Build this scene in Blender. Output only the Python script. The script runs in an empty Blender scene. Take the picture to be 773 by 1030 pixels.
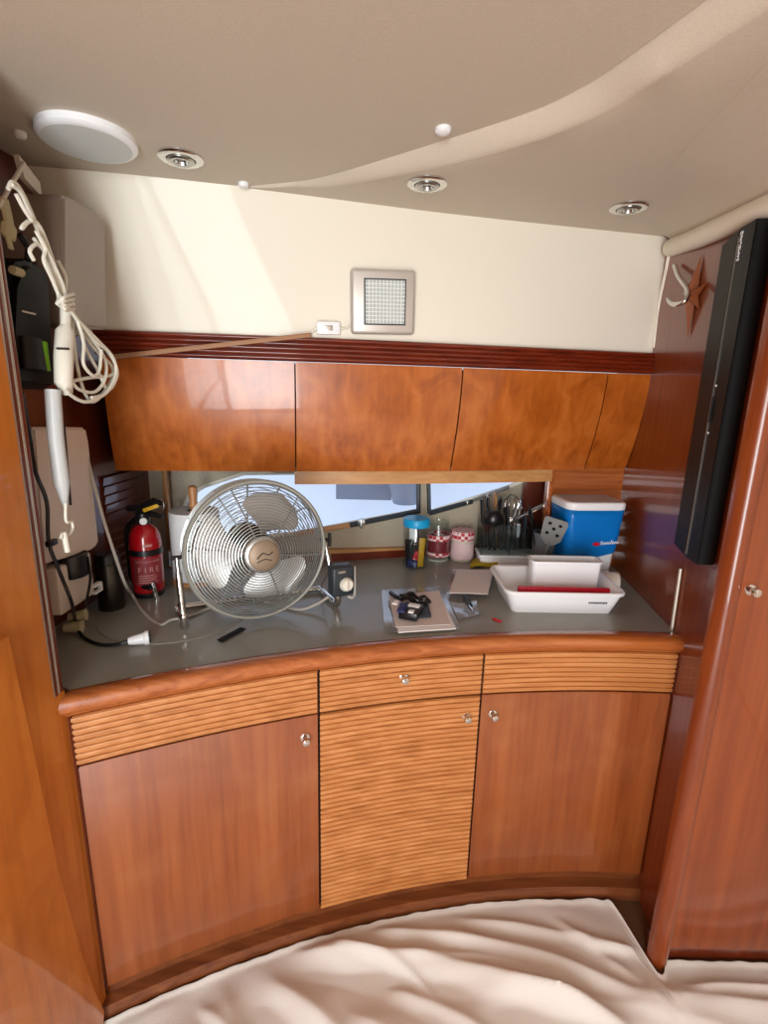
import bpy, bmesh, math, random
from mathutils import Vector, Matrix
random.seed(7)
C = bpy.context.scene.collection
V = Vector
PI = math.pi
# ------------------------------------------------------------------ camera
F = 500.0; H = 1.51
pitch = math.radians(13.1); roll = math.radians(1.38)
cp, sp = math.cos(pitch), math.sin(pitch); cr, sr = math.cos(roll), math.sin(roll)
FW = V((0, cp, -sp)); U0 = V((0, sp, cp)); R0 = V((1, 0, 0))
RT = R0*cr + U0*sr; UP = U0*cr - R0*sr
CAM = V((0, 0, H))
cd = bpy.data.cameras.new('camera'); co = bpy.data.objects.new('camera', cd); C.objects.link(co)
m = Matrix((RT, UP, -FW)).transposed().to_4x4(); m.translation = CAM; co.matrix_world = m
cd.sensor_fit = 'VERTICAL'; cd.sensor_height = 36; cd.lens = 36*F/1030; cd.clip_start = 0.02
bpy.context.scene.camera = co
def ray(x, y): return FW + RT*((x-386.5)/F) - UP*((y-515)/F)
def Zp(x, y, z): r = ray(x, y); return CAM + r*((z-H)/r.z)
def Yp(x, y, Y): r = ray(x, y); return CAM + r*(Y/r.y)
def Xp(x, y, X): r = ray(x, y); return CAM + r*(X/r.x)
def Pp(x, y, p, n): r = ray(x, y); return CAM + r*((p-CAM).dot(n)/r.dot(n))
# ------------------------------------------------------------------ materials
def lin(c):
    if isinstance(c, str):
        c = [int(c[i:i+2], 16) for i in (0, 2, 4)]
    return tuple(((v/255)/12.92 if v/255 < .04045 else ((v/255+.055)/1.055)**2.4) for v in c) + (1,)
def newmat(name):
    m = bpy.data.materials.new(name); m.use_nodes = True
    nt = m.node_tree; return m, nt, nt.nodes['Principled BSDF']
def plain(name, col, rough=.5, metal=0, coat=0, spec=.5, trans=0, bump=0, bscale=60, var=0, ior=1.45):
    m, nt, b = newmat(name); c = lin(col)
    b.inputs['Base Color'].default_value = c; b.inputs['Roughness'].default_value = rough
    b.inputs['Metallic'].default_value = metal; b.inputs['Coat Weight'].default_value = coat
    b.inputs['Coat Roughness'].default_value = .06
    b.inputs['Specular IOR Level'].default_value = spec; b.inputs['Transmission Weight'].default_value = trans
    b.inputs['IOR'].default_value = ior
    if bump or var:
        tc = nt.nodes.new('ShaderNodeTexCoord'); n = nt.nodes.new('ShaderNodeTexNoise')
        n.inputs['Scale'].default_value = bscale; n.inputs['Detail'].default_value = 6
        nt.links.new(tc.outputs['Object'], n.inputs['Vector'])
        if bump:
            bp = nt.nodes.new('ShaderNodeBump'); bp.inputs['Strength'].default_value = bump; bp.inputs['Distance'].default_value = .01
            nt.links.new(n.outputs['Fac'], bp.inputs['Height']); nt.links.new(bp.outputs['Normal'], b.inputs['Normal'])
        if var:
            r = nt.nodes.new('ShaderNodeValToRGB')
            r.color_ramp.elements[0].position = .3; r.color_ramp.elements[1].position = .7
            r.color_ramp.elements[0].color = tuple(v*(1-var) for v in c[:3])+(1,); r.color_ramp.elements[1].color = tuple(min(1, v*(1+var*.5)) for v in c[:3])+(1,)
            nt.links.new(n.outputs['Fac'], r.inputs['Fac']); nt.links.new(r.outputs['Color'], b.inputs['Base Color'])
    return m
def wood(name, dark, mid, light, grain='z', rough=.3, coat=.6, scale=1.0, band=0.5, figure=0, wear=0, bump=.04):
    m, nt, b = newmat(name); N = nt.nodes; L = nt.links
    tc = N.new('ShaderNodeTexCoord'); mp = N.new('ShaderNodeMapping')
    s = {'z': (26, 26, 1.3), 'x': (1.3, 26, 26), 'y': (26, 1.3, 26)}[grain]
    mp.inputs['Scale'].default_value = tuple(v*scale for v in s)
    L.new(tc.outputs['Object'], mp.inputs['Vector'])
    n1 = N.new('ShaderNodeTexNoise'); n1.inputs['Scale'].default_value = 2.2; n1.inputs['Detail'].default_value = 8; n1.inputs['Distortion'].default_value = .5
    L.new(mp.outputs['Vector'], n1.inputs['Vector'])
    mp2 = N.new('ShaderNodeMapping'); s2 = {'z': (13, 0, .15), 'x': (.15, 0, 13), 'y': (0, .15, 13)}[grain]
    mp2.inputs['Scale'].default_value = s2; L.new(tc.outputs['Object'], mp2.inputs['Vector'])
    n2 = N.new('ShaderNodeTexNoise'); n2.inputs['Scale'].default_value = 1.0; n2.inputs['Detail'].default_value = 2
    L.new(mp2.outputs['Vector'], n2.inputs['Vector'])
    mx = N.new('ShaderNodeMix'); mx.inputs[0].default_value = band
    L.new(n1.outputs['Fac'], mx.inputs[2]); L.new(n2.outputs['Fac'], mx.inputs[3])
    src = mx.outputs[0]
    if figure:
        n3 = N.new('ShaderNodeTexNoise'); n3.inputs['Scale'].default_value = 11; n3.inputs['Detail'].default_value = 3; n3.inputs['Distortion'].default_value = 1.2
        mp3 = N.new('ShaderNodeMapping'); mp3.inputs['Scale'].default_value = (1, 1, .75); mp3.inputs['Rotation'].default_value = (0, .4, 0)
        L.new(tc.outputs['Object'], mp3.inputs['Vector']); L.new(mp3.outputs['Vector'], n3.inputs['Vector'])
        m3 = N.new('ShaderNodeMix'); m3.inputs[0].default_value = figure
        L.new(src, m3.inputs[2]); L.new(n3.outputs['Fac'], m3.inputs[3]); src = m3.outputs[0]
    r = N.new('ShaderNodeValToRGB'); e = r.color_ramp.elements
    e[0].position = .33; e[0].color = lin(dark); e[1].position = .68; e[1].color = lin(light)
    k = r.color_ramp.elements.new(.5); k.color = lin(mid)
    L.new(src, r.inputs['Fac'])
    col = r.outputs['Color']
    if wear:   # scuffed varnish: pale worn patches
        n4 = N.new('ShaderNodeTexNoise'); n4.inputs['Scale'].default_value = 5; n4.inputs['Detail'].default_value = 5
        L.new(tc.outputs['Object'], n4.inputs['Vector'])
        r4 = N.new('ShaderNodeValToRGB'); r4.color_ramp.elements[0].position = .55; r4.color_ramp.elements[1].position = .78
        L.new(n4.outputs['Fac'], r4.inputs['Fac'])
        ml = N.new('ShaderNodeMath'); ml.operation = 'MULTIPLY'; ml.inputs[1].default_value = wear; L.new(r4.outputs['Color'], ml.inputs[0])
        m4 = N.new('ShaderNodeMix'); m4.data_type = 'RGBA'; L.new(ml.outputs[0], m4.inputs[0]); L.new(col, m4.inputs[6]); m4.inputs[7].default_value = lin('bd8858')
        col = m4.outputs[2]
    L.new(col, b.inputs['Base Color'])
    b.inputs['Roughness'].default_value = rough; b.inputs['Coat Weight'].default_value = coat; b.inputs['Coat Roughness'].default_value = .04
    bp = N.new('ShaderNodeBump'); bp.inputs['Strength'].default_value = bump; bp.inputs['Distance'].default_value = .004
    L.new(n1.outputs['Fac'], bp.inputs['Height']); L.new(bp.outputs['Normal'], b.inputs['Normal'])
    return m
M = {}
M['door'] = wood('satin cherry', '7a3a16', '8f4a20', '9f5829', 'z', .38, .25, band=.55, wear=.22)
M['slat'] = wood('light cherry slats', 'a66632', 'bc7b44', 'cc8e58', 'x', .38, .25, band=.3)
M['kick'] = wood('kick board', '5c2c12', '713c1c', '824a24', 'x', .4, .2, band=.2)
M['vacblack'] = plain('matt black plastic', '09090a', .5, spec=.3)
M['rim'] = plain('fan rim', '9c9e98', .42, metal=.6)
M['gloss'] = wood('figured cherry gloss', '8e4410', 'b05c1c', 'c67230', 'z', .3, .4, band=.4, figure=.55, bump=.012)
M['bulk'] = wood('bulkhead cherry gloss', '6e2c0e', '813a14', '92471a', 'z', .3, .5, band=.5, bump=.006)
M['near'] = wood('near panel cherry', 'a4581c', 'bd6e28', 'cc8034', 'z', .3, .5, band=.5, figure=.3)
M['edge'] = wood('cherry edging', '8a4418', 'a65a28', 'b86c38', 'x', .25, .7, band=.2)
M['flute'] = wood('mahogany fluting', '541808', '6c220c', '7c2c12', 'x', .3, .5, band=.2)
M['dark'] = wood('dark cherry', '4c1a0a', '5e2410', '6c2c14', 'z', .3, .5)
M['batten'] = wood('pale batten', 'b07a40', 'c8925a', 'd8a670', 'x', .4, .2)
M['woodpale'] = wood('turned beech', 'a87040', 'bd8654', 'cc9866', 'z', .45, .1)
M['carc'] = plain('cabinet interior', '2a120a', .7)
M['cream'] = plain('cream gelcoat', 'eee8d8', .6, coat=.22, bump=.02, bscale=4)
M['vinyl'] = plain('headliner vinyl', 'cbbfae', .62, bump=.08, bscale=260, var=.05)
M['vinyl2'] = plain('headliner roll vinyl', 'ebe4d4', .5, bump=.05, bscale=200)
M['hull'] = plain('hull liner', 'b7ab96', .7, bump=.15, bscale=120, var=.1)
M['grey'] = plain('grey laminate worktop', '8c897f', .32, coat=.2, var=.1, bscale=220)
M['lid'] = plain('hob lid', '8f8c84', .28, coat=.25, var=.06, bscale=200)
M['black'] = plain('black plastic', '121214', .35, coat=.2)
M['satin'] = plain('black satin', '0c0c0c', .5, spec=.35)
M['grille'] = plain('speaker grille black', '0d0e10', .6)
M['hole'] = plain('slot black', '050505', .8)
M['chrome'] = plain('chrome', 'd8d8d6', .12, metal=1)
M['steel'] = plain('brushed steel', 'b9bab6', .3, metal=1)
M['wire'] = plain('fan wire', 'b2b6b4', .36, metal=.85)
M['blade'] = plain('fan blade', 'd2d2d0', .45, metal=.6)
M['copper'] = plain('fan badge', '93806c', .5, metal=.4)
M['darkgrey'] = plain('dark grey plastic', '2c3238', .4)
M['white'] = plain('white plastic', 'f1f3f6', .35, coat=.1)
M['offwhite'] = plain('aged white plastic', 'd2c4b6', .4)
M['acryl'] = plain('grey brown plastic cover', '8d7c70', .3, coat=.4)
M['cable'] = plain('white cable', 'e4e0d2', .4)
M['gcable'] = plain('grey cable', 'b5aea4', .45)
M['tube'] = plain('frosted tube', 'd8dcdc', .35, trans=.2)
M['green'] = plain('lime plastic', '86d02c', .35)
M['red'] = plain('extinguisher red', 'a80c18', .2, coat=.8)
M['redlabel'] = plain('label red', '8c2c34', .5)
M['pinktext'] = plain('label print', 'c8908c', .6)
M['yellow'] = plain('yellow plastic', 'cfa020', .45)
M['ycloth'] = plain('yellow cloth', 'b89a20', .9, bump=.4, bscale=300)
M['paper'] = plain('paper towel', 'e6e6e6', .9, bump=.2, bscale=200)
M['sheet'] = plain('paper sheet', 'd8ccc8', .75)
M['sheetw'] = plain('white paper', 'efeeee', .75)
M['blue'] = plain('blue plastic sleeve', '109cf4', .3, coat=.4, bump=.35, bscale=14)
M['lidblue'] = plain('turquoise lid', '18a0d8', .35)
M['redplas'] = plain('red plastic', 'c81830', .35)
M['cooltop'] = plain('lid inset', 'b9bfc8', .3, var=.12, bscale=40)
M['navy'] = plain('navy label', '1c2864', .5)
M['wtext'] = plain('white print', 'f0f0f0', .5)
M['lamp'] = plain('silver lamp frame', 'c9c2ba', .4, metal=.35)
M['led'] = plain('lamp lens', 'b4bcba', .3)
M['ledgrid'] = plain('lamp grid', 'eef2f0', .4)
M['spk'] = plain('speaker white', 'd6dcda', .5, bump=.3, bscale=500)
M['cloth'] = plain('drop cloth cotton', 'dedad5', .9, bump=.12, bscale=350)
M['linen'] = plain('tan cord cover', 'a47858', .6)
M['khaki'] = plain('khaki strap', 'b4a884', .8)
M['star'] = plain('brown starfish', '8c4c28', .6, bump=.4, bscale=120)
M['alu'] = plain('strip aluminium', 'b6aa9c', .35, metal=.5)
M['sky_hull'] = plain('neighbour hull', 'e6ebf2', .5)
M['port'] = plain('grey panel', '7c8290', .5)
M['cust'] = plain('grey mesh cup', '70747a', .5)
M['slot'] = plain('grey nylon', '8a8c8a', .5)
M['deck'] = plain('cabin liner', 'd9d0c0', .6)
M['sole'] = plain('cabin sole', '5a3e28', .5)
def glassmat(name, col, mixv=.15, rough=.03, milk=0):
    m, nt, b = newmat(name); N = nt.nodes; L = nt.links
    t = N.new('ShaderNodeBsdfTransparent'); t.inputs['Color'].default_value = lin(col)
    g = N.new('ShaderNodeBsdfGlossy'); g.inputs['Roughness'].default_value = rough
    lw = N.new('ShaderNodeLayerWeight'); lw.inputs['Blend'].default_value = .25
    ml = N.new('ShaderNodeMath'); ml.operation = 'MULTIPLY_ADD'; ml.inputs[1].default_value = mixv*2; ml.inputs[2].default_value = mixv*.35
    L.new(lw.outputs['Facing'], ml.inputs[0])
    mx = N.new('ShaderNodeMixShader'); L.new(ml.outputs[0], mx.inputs[0])
    L.new(t.outputs[0], mx.inputs[1]); L.new(g.outputs[0], mx.inputs[2]); out = mx.outputs[0]
    if milk:
        b.inputs['Base Color'].default_value = (.8, .8, .82, 1); m2 = N.new('ShaderNodeMixShader'); m2.inputs[0].default_value = milk
        L.new(out, m2.inputs[1]); L.new(b.outputs[0], m2.inputs[2]); out = m2.outputs[0]
    L.new(out, N['Material Output'].inputs['Surface']); return m
M['glass'] = glassmat('window glass', 'f2f6ff', .06)
M['jar'] = glassmat('jar glass', 'eef4f4', .16)
M['film'] = glassmat('clear plastic film', 'f2f2f4', .3, .12, .14)
M['clear'] = glassmat('clear acrylic', 'e6ecec', .2, .08)
def gingham(name, ca, cb, sc):
    m, nt, b = newmat(name); N = nt.nodes; L = nt.links
    tc = N.new('ShaderNodeTexCoord'); ck = N.new('ShaderNodeTexChecker'); ck.inputs['Scale'].default_value = sc
    ck.inputs['Color1'].default_value = lin(ca); ck.inputs['Color2'].default_value = lin(cb)
    L.new(tc.outputs['Object'], ck.inputs['Vector']); L.new(ck.outputs['Color'], b.inputs['Base Color']); b.inputs['Roughness'].default_value = .6
    return m
M['gingham'] = gingham('red gingham', 'b82838', 'f0d8d8', 75)
M['stripe'] = gingham('pink label', 'd8a0a8', 'efe8e8', 160)
# ------------------------------------------------------------------ mesh builder
ORG = {}
class MB:
    def __init__(s): s.b = bmesh.new()
    def grid(s, fn, nu, nv, thick=None, flip=False):
        """sheet fn(u,v)->Vector; thick = Vector or function giving the back offset -> closed slab"""
        b = s.b; A = [[b.verts.new(fn(i/nu, j/nv)) for j in range(nv+1)] for i in range(nu+1)]
        def q(a, c, d, e):
            try: b.faces.new((e, d, c, a) if flip else (a, c, d, e))
            except ValueError: pass
        for i in range(nu):
            for j in range(nv): q(A[i][j], A[i+1][j], A[i+1][j+1], A[i][j+1])
        if thick is not None:
            tf = thick if callable(thick) else (lambda u, v: thick)
            B = [[b.verts.new(A[i][j].co + tf(i/nu, j/nv)) for j in range(nv+1)] for i in range(nu+1)]
            for i in range(nu):
                for j in range(nv): q(B[i][j], B[i][j+1], B[i+1][j+1], B[i+1][j])
                q(A[i][0], B[i][0], B[i+1][0], A[i+1][0]); q(A[i+1][nv], B[i+1][nv], B[i][nv], A[i][nv])
            for j in range(nv):
                q(A[0][j+1], B[0][j+1], B[0][j], A[0][j]); q(A[nu][j], B[nu][j], B[nu][j+1], A[nu][j+1])
        return s
    def box(s, c, size, rot=None, bevel=0, seg=2):
        t = bmesh.new(); bmesh.ops.create_cube(t, size=1)
        bmesh.ops.scale(t, vec=V(size), verts=t.verts)
        if bevel: bmesh.ops.bevel(t, geom=list(t.edges), offset=bevel, segments=seg, affect='EDGES', profile=.5)
        if rot is not None: bmesh.ops.transform(t, matrix=rot.to_4x4(), verts=t.verts)
        bmesh.ops.translate(t, vec=V(c), verts=t.verts); s.add(t); return s
    def add(s, t):
        me = bpy.data.meshes.new('tmp'); t.to_mesh(me); t.free(); s.b.from_mesh(me); bpy.data.meshes.remove(me)
    def tube(s, pts, r, n=8, closed=False, caps=True, flat=None):
        pts = [V(p) for p in pts]; k = len(pts); b = s.b; rings = []; up = None
        for i, p in enumerate(pts):
            if closed: t = pts[(i+1) % k]-pts[i-1]
            else: t = pts[min(i+1, k-1)]-pts[max(i-1, 0)]
            if t.length < 1e-9: t = V((0, 0, 1))
            t.normalize()
            if up is None:
                up = V((0, 0, 1)) if abs(t.z) < .9 else V((1, 0, 0))
            x = up - t*up.dot(t)
            if x.length < 1e-6: x = t.orthogonal()
            x.normalize(); up = x; y = t.cross(x)
            rr = r[i] if isinstance(r, (list, tuple)) else r
            fy = flat if flat else 1
            rings.append([b.verts.new(p + x*(rr*math.cos(2*PI*j/n)*fy) + y*(rr*math.sin(2*PI*j/n))) for j in range(n)])
        for i in range(k if closed else k-1):
            a, c = rings[i], rings[(i+1) % k]
            for j in range(n): b.faces.new((a[j], a[(j+1) % n], c[(j+1) % n], c[j]))
        if caps and not closed:
            b.faces.new(rings[0][::-1]); b.faces.new(rings[-1])
        return s
    def lathe(s, prof, c, n=24, axis=None, cap=True):
        """prof list of (r,h)"""
        b = s.b; c = V(c); az = V(axis).normalized() if axis is not None else V((0, 0, 1))
        ax = az.orthogonal().normalized() if axis is not None else V((1, 0, 0)); ay = az.cross(ax)
        R = [[b.verts.new(c + ax*(r*math.cos(2*PI*j/n)) + ay*(r*math.sin(2*PI*j/n)) + az*h) for j in range(n)] for r, h in prof]
        for i in range(len(R)-1):
            for j in range(n): b.faces.new((R[i][j], R[i][(j+1) % n], R[i+1][(j+1) % n], R[i+1][j]))
        if cap:
            b.faces.new(R[0][::-1]); b.faces.new(R[-1])
        return s
    def prism(s, pts, ext):
        """polygon of Vectors extruded by ext"""
        b = s.b; ext = V(ext); A = [b.verts.new(V(p)) for p in pts]; B = [b.verts.new(V(p)+ext) for p in pts]
        b.faces.new(A); b.faces.new(B[::-1]); n = len(A)
        for i in range(n): b.faces.new((A[i], B[i], B[(i+1) % n], A[(i+1) % n]))
        return s
    def ball(s, c, r, sc=(1, 1, 1), n=12):
        t = bmesh.new(); bmesh.ops.create_uvsphere(t, u_segments=n, v_segments=max(6, n*2//3), radius=r)
        bmesh.ops.scale(t, vec=V(sc), verts=t.verts); bmesh.ops.translate(t, vec=V(c), verts=t.verts); s.add(t); return s
    def build(s, name, mat, parent=None, smooth=True, ang=38, base=None):
        b = s.b; bmesh.ops.recalc_face_normals(b, faces=b.faces)
        if parent is not None: o0 = ORG[parent]
        elif base is not None: o0 = V(base)
        else:
            xs = [v.co for v in b.verts]
            o0 = V(((min(v.x for v in xs)+max(v.x for v in xs))/2, (min(v.y for v in xs)+max(v.y for v in xs))/2, min(v.z for v in xs)))
        bmesh.ops.translate(b, vec=-o0, verts=b.verts)
        me = bpy.data.meshes.new(name)
        if smooth:
            for f in b.faces: f.smooth = True
            for e in b.edges:
                if len(e.link_faces) == 2 and e.calc_face_angle(0) > math.radians(ang): e.smooth = False
        b.to_mesh(me); b.free()
        me.materials.append(M[mat] if isinstance(mat, str) else mat)
        o = bpy.data.objects.new(name, me); C.objects.link(o)
        if parent is not None: o.parent = parent
        else: o.location = o0
        ORG[o] = o0
        return o
def tag(o, label=None, cat=None, group=None, kind=None):
    if label: o['label'] = label
    if cat: o['category'] = cat
    if group: o['group'] = group
    if kind: o['kind'] = kind
    return o
def thing(name, loc, label, cat, group=None):
    o = bpy.data.objects.new(name, None); C.objects.link(o); o.location = V(loc); ORG[o] = V(loc)
    o.empty_display_size = .05
    return tag(o, label, cat, group)
def struct(o): o['kind'] = 'structure'; return o
def text(name, s, size, origin, xdir, ydir, mat, parent, ext=.0006, align='CENTER'):
    cu = bpy.data.curves.new('txt', 'FONT'); cu.body = s; cu.size = size; cu.extrude = ext; cu.align_x = align; cu.align_y = 'CENTER'
    to = bpy.data.objects.new('txt', cu); C.objects.link(to)
    dg = bpy.context.evaluated_depsgraph_get(); dg.update()
    me = bpy.data.meshes.new_from_object(to.evaluated_get(dg))
    bpy.data.objects.remove(to)
    x = V(xdir).normalized(); z = x.cross(V(ydir)).normalized(); y = z.cross(x)
    mt = Matrix((x, y, z)).transposed().to_4x4(); mt.translation = V(origin)-ORG[parent]
    me.transform(mt); me.materials.clear(); me.materials.append(M[mat])
    o = bpy.data.objects.new(name, me); C.objects.link(o); o.parent = parent; ORG[o] = ORG[parent]
    return o
def bez(pts, n=8, closed=False):
    """Catmull-Rom through points"""
    P = [V(p) for p in pts]; out = []; k = len(P)
    rng = range(k if closed else k-1)
    for i in rng:
        p0 = P[i-1] if (closed or i > 0) else P[0]*2-P[1]
        p1 = P[i]; p2 = P[(i+1) % k]
        p3 = P[(i+2) % k] if (closed or i+2 < k) else P[-1]*2-P[-2]
        for j in range(n):
            t = j/n
            out.append(.5*((2*p1)+(p2-p0)*t+(2*p0-5*p1+4*p2-p3)*t*t+(3*p1-p0-3*p2+p3)*t**3))
    if not closed: out.append(P[-1])
    return out
def lag(pts):
    def f(x):
        s = 0
        for i, (xi, yi) in enumerate(pts):
            t = yi
            for j, (xj, _) in enumerate(pts):
                if i != j: t *= (x-xj)/(xi-xj)
            s += t
        return s
    return f
def pw(pts):
    """smooth piecewise (cubic hermite, clamped linear ends)"""
    n = len(pts); d = []
    for i in range(n):
        if i == 0: d.append((pts[1][1]-pts[0][1])/(pts[1][0]-pts[0][0]))
        elif i == n-1: d.append((pts[-1][1]-pts[-2][1])/(pts[-1][0]-pts[-2][0]))
        else: d.append((pts[i+1][1]-pts[i-1][1])/(pts[i+1][0]-pts[i-1][0]))
    def f(x):
        if x <= pts[0][0]: return pts[0][1]+d[0]*(x-pts[0][0])
        if x >= pts[-1][0]: return pts[-1][1]+d[-1]*(x-pts[-1][0])
        for i in range(n-1):
            if x <= pts[i+1][0]:
                h = pts[i+1][0]-pts[i][0]; t = (x-pts[i][0])/h
                return ((2*t**3-3*t*t+1)*pts[i][1]+(t**3-2*t*t+t)*h*d[i]+(-2*t**3+3*t*t)*pts[i+1][1]+(t**3-t*t)*h*d[i+1])
    return f
def mix(a, b, t): return a+(b-a)*t
def sstep(a, b, x):
    t = max(0, min(1, (x-a)/(b-a))); return t*t*(3-2*t)
# ------------------------------------------------------------------ plan curves
CT = .88                                          # worktop height
yf = lag([(-.66, .923), (-.155, 1.132), (.281, 1.234), (.83, 1.262)])   # cabinet front
LX = lambda y: -.875+.06*(y-1.43)                  # left bulkhead face
BP0 = V((.803, 1.063, 0)); BD = V((.087, .687, 0)).normalized(); BN = V((BD.y, -BD.x, 0))   # right bulkhead (face looks to -BN)
def BH(x, y, off=0): return Pp(x, y, BP0-BN*off, BN)
RX = lambda y: BP0.x+(y-BP0.y)*BD.x/BD.y
def yc(pts):
    return pw(sorted((p.x, p.y) for p in pts))
ceil_edge = [Zp(40, 165, 2.03), Zp(110, 171, 2.03), Zp(245, 186, 2.03), Zp(450, 213, 2.03), Zp(672, 237, 2.03)]
yceil = yc(ceil_edge)
ytop = yc([Yp(100, 361, 1.45), Yp(297, 363, 1.52), Yp(466, 368, 1.61), Yp(655, 374, 1.745)])     # overhead doors, top edge
ybot = yc([Yp(117, 479, 1.52), Yp(297, 477, 1.59), Yp(453, 470, 1.68), Yp(630, 466, 1.86)])      # overhead doors, bottom edge
yhull = pw([(-.95, 1.76), (-.217, 1.87), (.25, 1.99), (.5, 2.03), (.95, 2.02)])                   # hull liner behind the worktop
ZT, ZTT, ZB = 1.602, 1.672, 1.268
# ------------------------------------------------------------------ the setting
struct(MB().box((.4, -.2, -.03), (3.2, 5.2, .06)).build('floor', 'sole', smooth=False))
# left bulkhead
b = MB(); y0, y1 = .95, 2.15
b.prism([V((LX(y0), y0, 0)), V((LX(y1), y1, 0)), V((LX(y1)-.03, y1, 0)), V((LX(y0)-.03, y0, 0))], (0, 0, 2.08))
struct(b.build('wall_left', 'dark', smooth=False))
# near panel on the left and its proud curved board
NX = -.66
b = MB(); b.prism([V((NX, .892, 0)), V((NX, -1.9, 0)), V((NX-.3, -1.9, 0)), V((NX-.3, .945, 0)), V((NX-.05, .945, 0))], (0, 0, 2.08))
struct(b.build('wall_left_near', 'near', smooth=False))
pts = [(8, 640), (25, 715), (36, 765), (49, 829), (62, 886), (81, 954), (94, 993), (105, 1017)]
P = [Xp(x, y, NX+.016) for x, y in pts]
P = bez(P, 5)
poly = [V((NX+.016, p.y, max(p.z, .0))) for p in P] + [V((NX+.016, P[-1].y-.02, 0)), V((NX+.016, -1.2, 0)), V((NX+.016, -1.2, P[0].z+.02))]
b = MB(); b.prism(poly, (-.014, 0, 0)); struct(b.build('trim_left_board', 'near', smooth=False))
struct(MB().box((NX-.012, .908, .448), (.024, .034, .896)).build('trim_left_post', 'near', smooth=False))
for nm, y_, w, mt in (('trim_left_strip', .8965, .007, 'alu'), ('trim_left_bead', .9045, .007, 'dark'), ('trim_left_strip_inner', .9125, .007, 'alu'), ('trim_left_bead_inner', .9205, .008, 'dark')):
    struct(MB().box((NX-.012, y_, 1.48), (.022, w, 1.18), bevel=.002).build(nm, mt))
# right bulkhead
b = MB(); a0, a1 = BP0+BD*.02, BP0+BD*1.05
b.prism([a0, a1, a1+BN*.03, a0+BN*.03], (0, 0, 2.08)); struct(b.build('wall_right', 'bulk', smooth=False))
b = MB(); cpos = V((.79, 1.075, 0)); prof = []
for k in range(13):
    a = PI*.95+PI*.75*k/12; prof.append(cpos+V((math.cos(a)*.026, math.sin(a)*.03, .0)))
prof += [V((.81, 1.08, 0)), V((.80, 1.11, 0))]
b.prism(prof, (0, 0, 2.06)); struct(b.build('trim_right_post', 'bulk'))
# wardrobe with two doors right of the post
w = thing('wardrobe', (1.1, 1.12, 0), 'tall glossy cherry wardrobe with a round knob at the right edge', 'wardrobe')
MB().box((1.16, 1.13, 1.0), (.68, .10, 2.06)).build('body', 'carc', w, smooth=False)
zs = Yp(771, 440, 1.06).z
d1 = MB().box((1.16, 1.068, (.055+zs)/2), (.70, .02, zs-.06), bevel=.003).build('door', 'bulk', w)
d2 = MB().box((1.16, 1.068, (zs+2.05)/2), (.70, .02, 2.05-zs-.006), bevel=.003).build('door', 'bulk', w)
def knob(p, ax, parent, r=.011):
    MB().lathe([(r*1.15, 0), (r*1.15, .003), (r*.5, .005), (r*.5, .012), (r*.95, .015), (r*1.05, .019), (r*.85, .024), (r*.3, .026)], p, 16, ax).build('knob', 'chrome', parent)
knob(Yp(755, 593, 1.058), (0, -1, 0), d1, .011)
struct(MB().box((1.2, 1.09, .03), (.85, .03, .06)).build('baseboard_right', 'dark', smooth=False))
# ceiling: main headliner, rising slightly to the right of the crease, and a lower soffit with a soft rolled lip
crease = [Zp(250, 186.5, 2.035), Zp(300, 181, 2.04), Zp(350, 171, 2.045), Zp(420, 153, 2.05), Zp(520, 120, 2.06), Zp(583, 92, 2.06), Zp(640, 55, 2.06), Zp(690, 18, 2.06), V((.56, .56, 2.06)), V((.70, .30, 2.06)), V((.85, 0, 2.06)), V((1.05, -.5, 2.06)), V((1.4, -1.5, 2.06))]
cx = bez(crease, 6)
def ycre(x):
    if x < cx[0].x: return cx[0].y+ (cx[0].x-x)*.0
    for i in range(len(cx)-1):
        if cx[i].x <= x <= cx[i+1].x: return mix(cx[i].y, cx[i+1].y, (x-cx[i].x)/max(1e-6, cx[i+1].x-cx[i].x))
    return cx[-1].y
def zmain(x): return 2.032+.036*sstep(-.45, .25, x)
# main headliner spans from far aft to the crease (right) or the wall top (left)
def fm(u, v):
    x = mix(-1.0, 1.7, u)
    ye = yceil(x)+.03 if x < -.385 else mix(yceil(x)+.03, ycre(x)+.011, sstep(-.385, -.34, x))
    if x > cx[-1].x: ye = cx[-1].y
    return V((x, mix(-1.7, ye, v), zmain(x)))
struct(MB().grid(fm, 90, 12, V((0, 0, .03)), flip=True).build('ceiling', 'vinyl', ang=60))
wallpts = [V((x, yceil(x)+.04, 2.03)) for x in [cx[0].x+(.97-cx[0].x)*k/30 for k in range(31)]]
def far_edge(u):
    if u <= .5: i = u/.5*30; k = min(int(i), 29); return wallpts[k].lerp(wallpts[k+1], i-k)
    if u <= .62: return wallpts[-1].lerp(V((1.75, 1.9, 2.03)), (u-.5)/.12)
    return V((1.75, 1.9, 2.03)).lerp(V((1.75, -1.7, 2.03)), (u-.62)/.38)
def fs(u, v):                                    # soffit + rolled lip
    i = u*(len(cx)-1); k = min(int(i), len(cx)-2); p = cx[k].lerp(cx[k+1], i-k)
    t = (cx[k+1]-cx[k]); nrm = V((-t.y, t.x, 0)).normalized()
    wdt = .046*sstep(0, .2, u)+.003
    p = V((p.x, p.y, zmain(p.x)-.0005))
    if v <= .5:
        a = v/.5
        p = p+V((0, 0, .016*sstep(.0, .12, u))); hh = (p.z-2.03)*math.sin(a*PI*.5)**.9
        sag = .004*math.sin(u*40)*math.sin(a*PI)
        q = p+nrm*(wdt*a); return V((q.x, q.y, p.z-hh-sag))
    a = (v-.5)/.5; q = p+nrm*wdt
    e = far_edge(u)
    r = V((q.x, q.y, 2.03)).lerp(e, a); return r
struct(MB().grid(fs, 120, 24, V((0, 0, .02))).build('ceiling_soffit', 'vinyl', ang=70))
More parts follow.
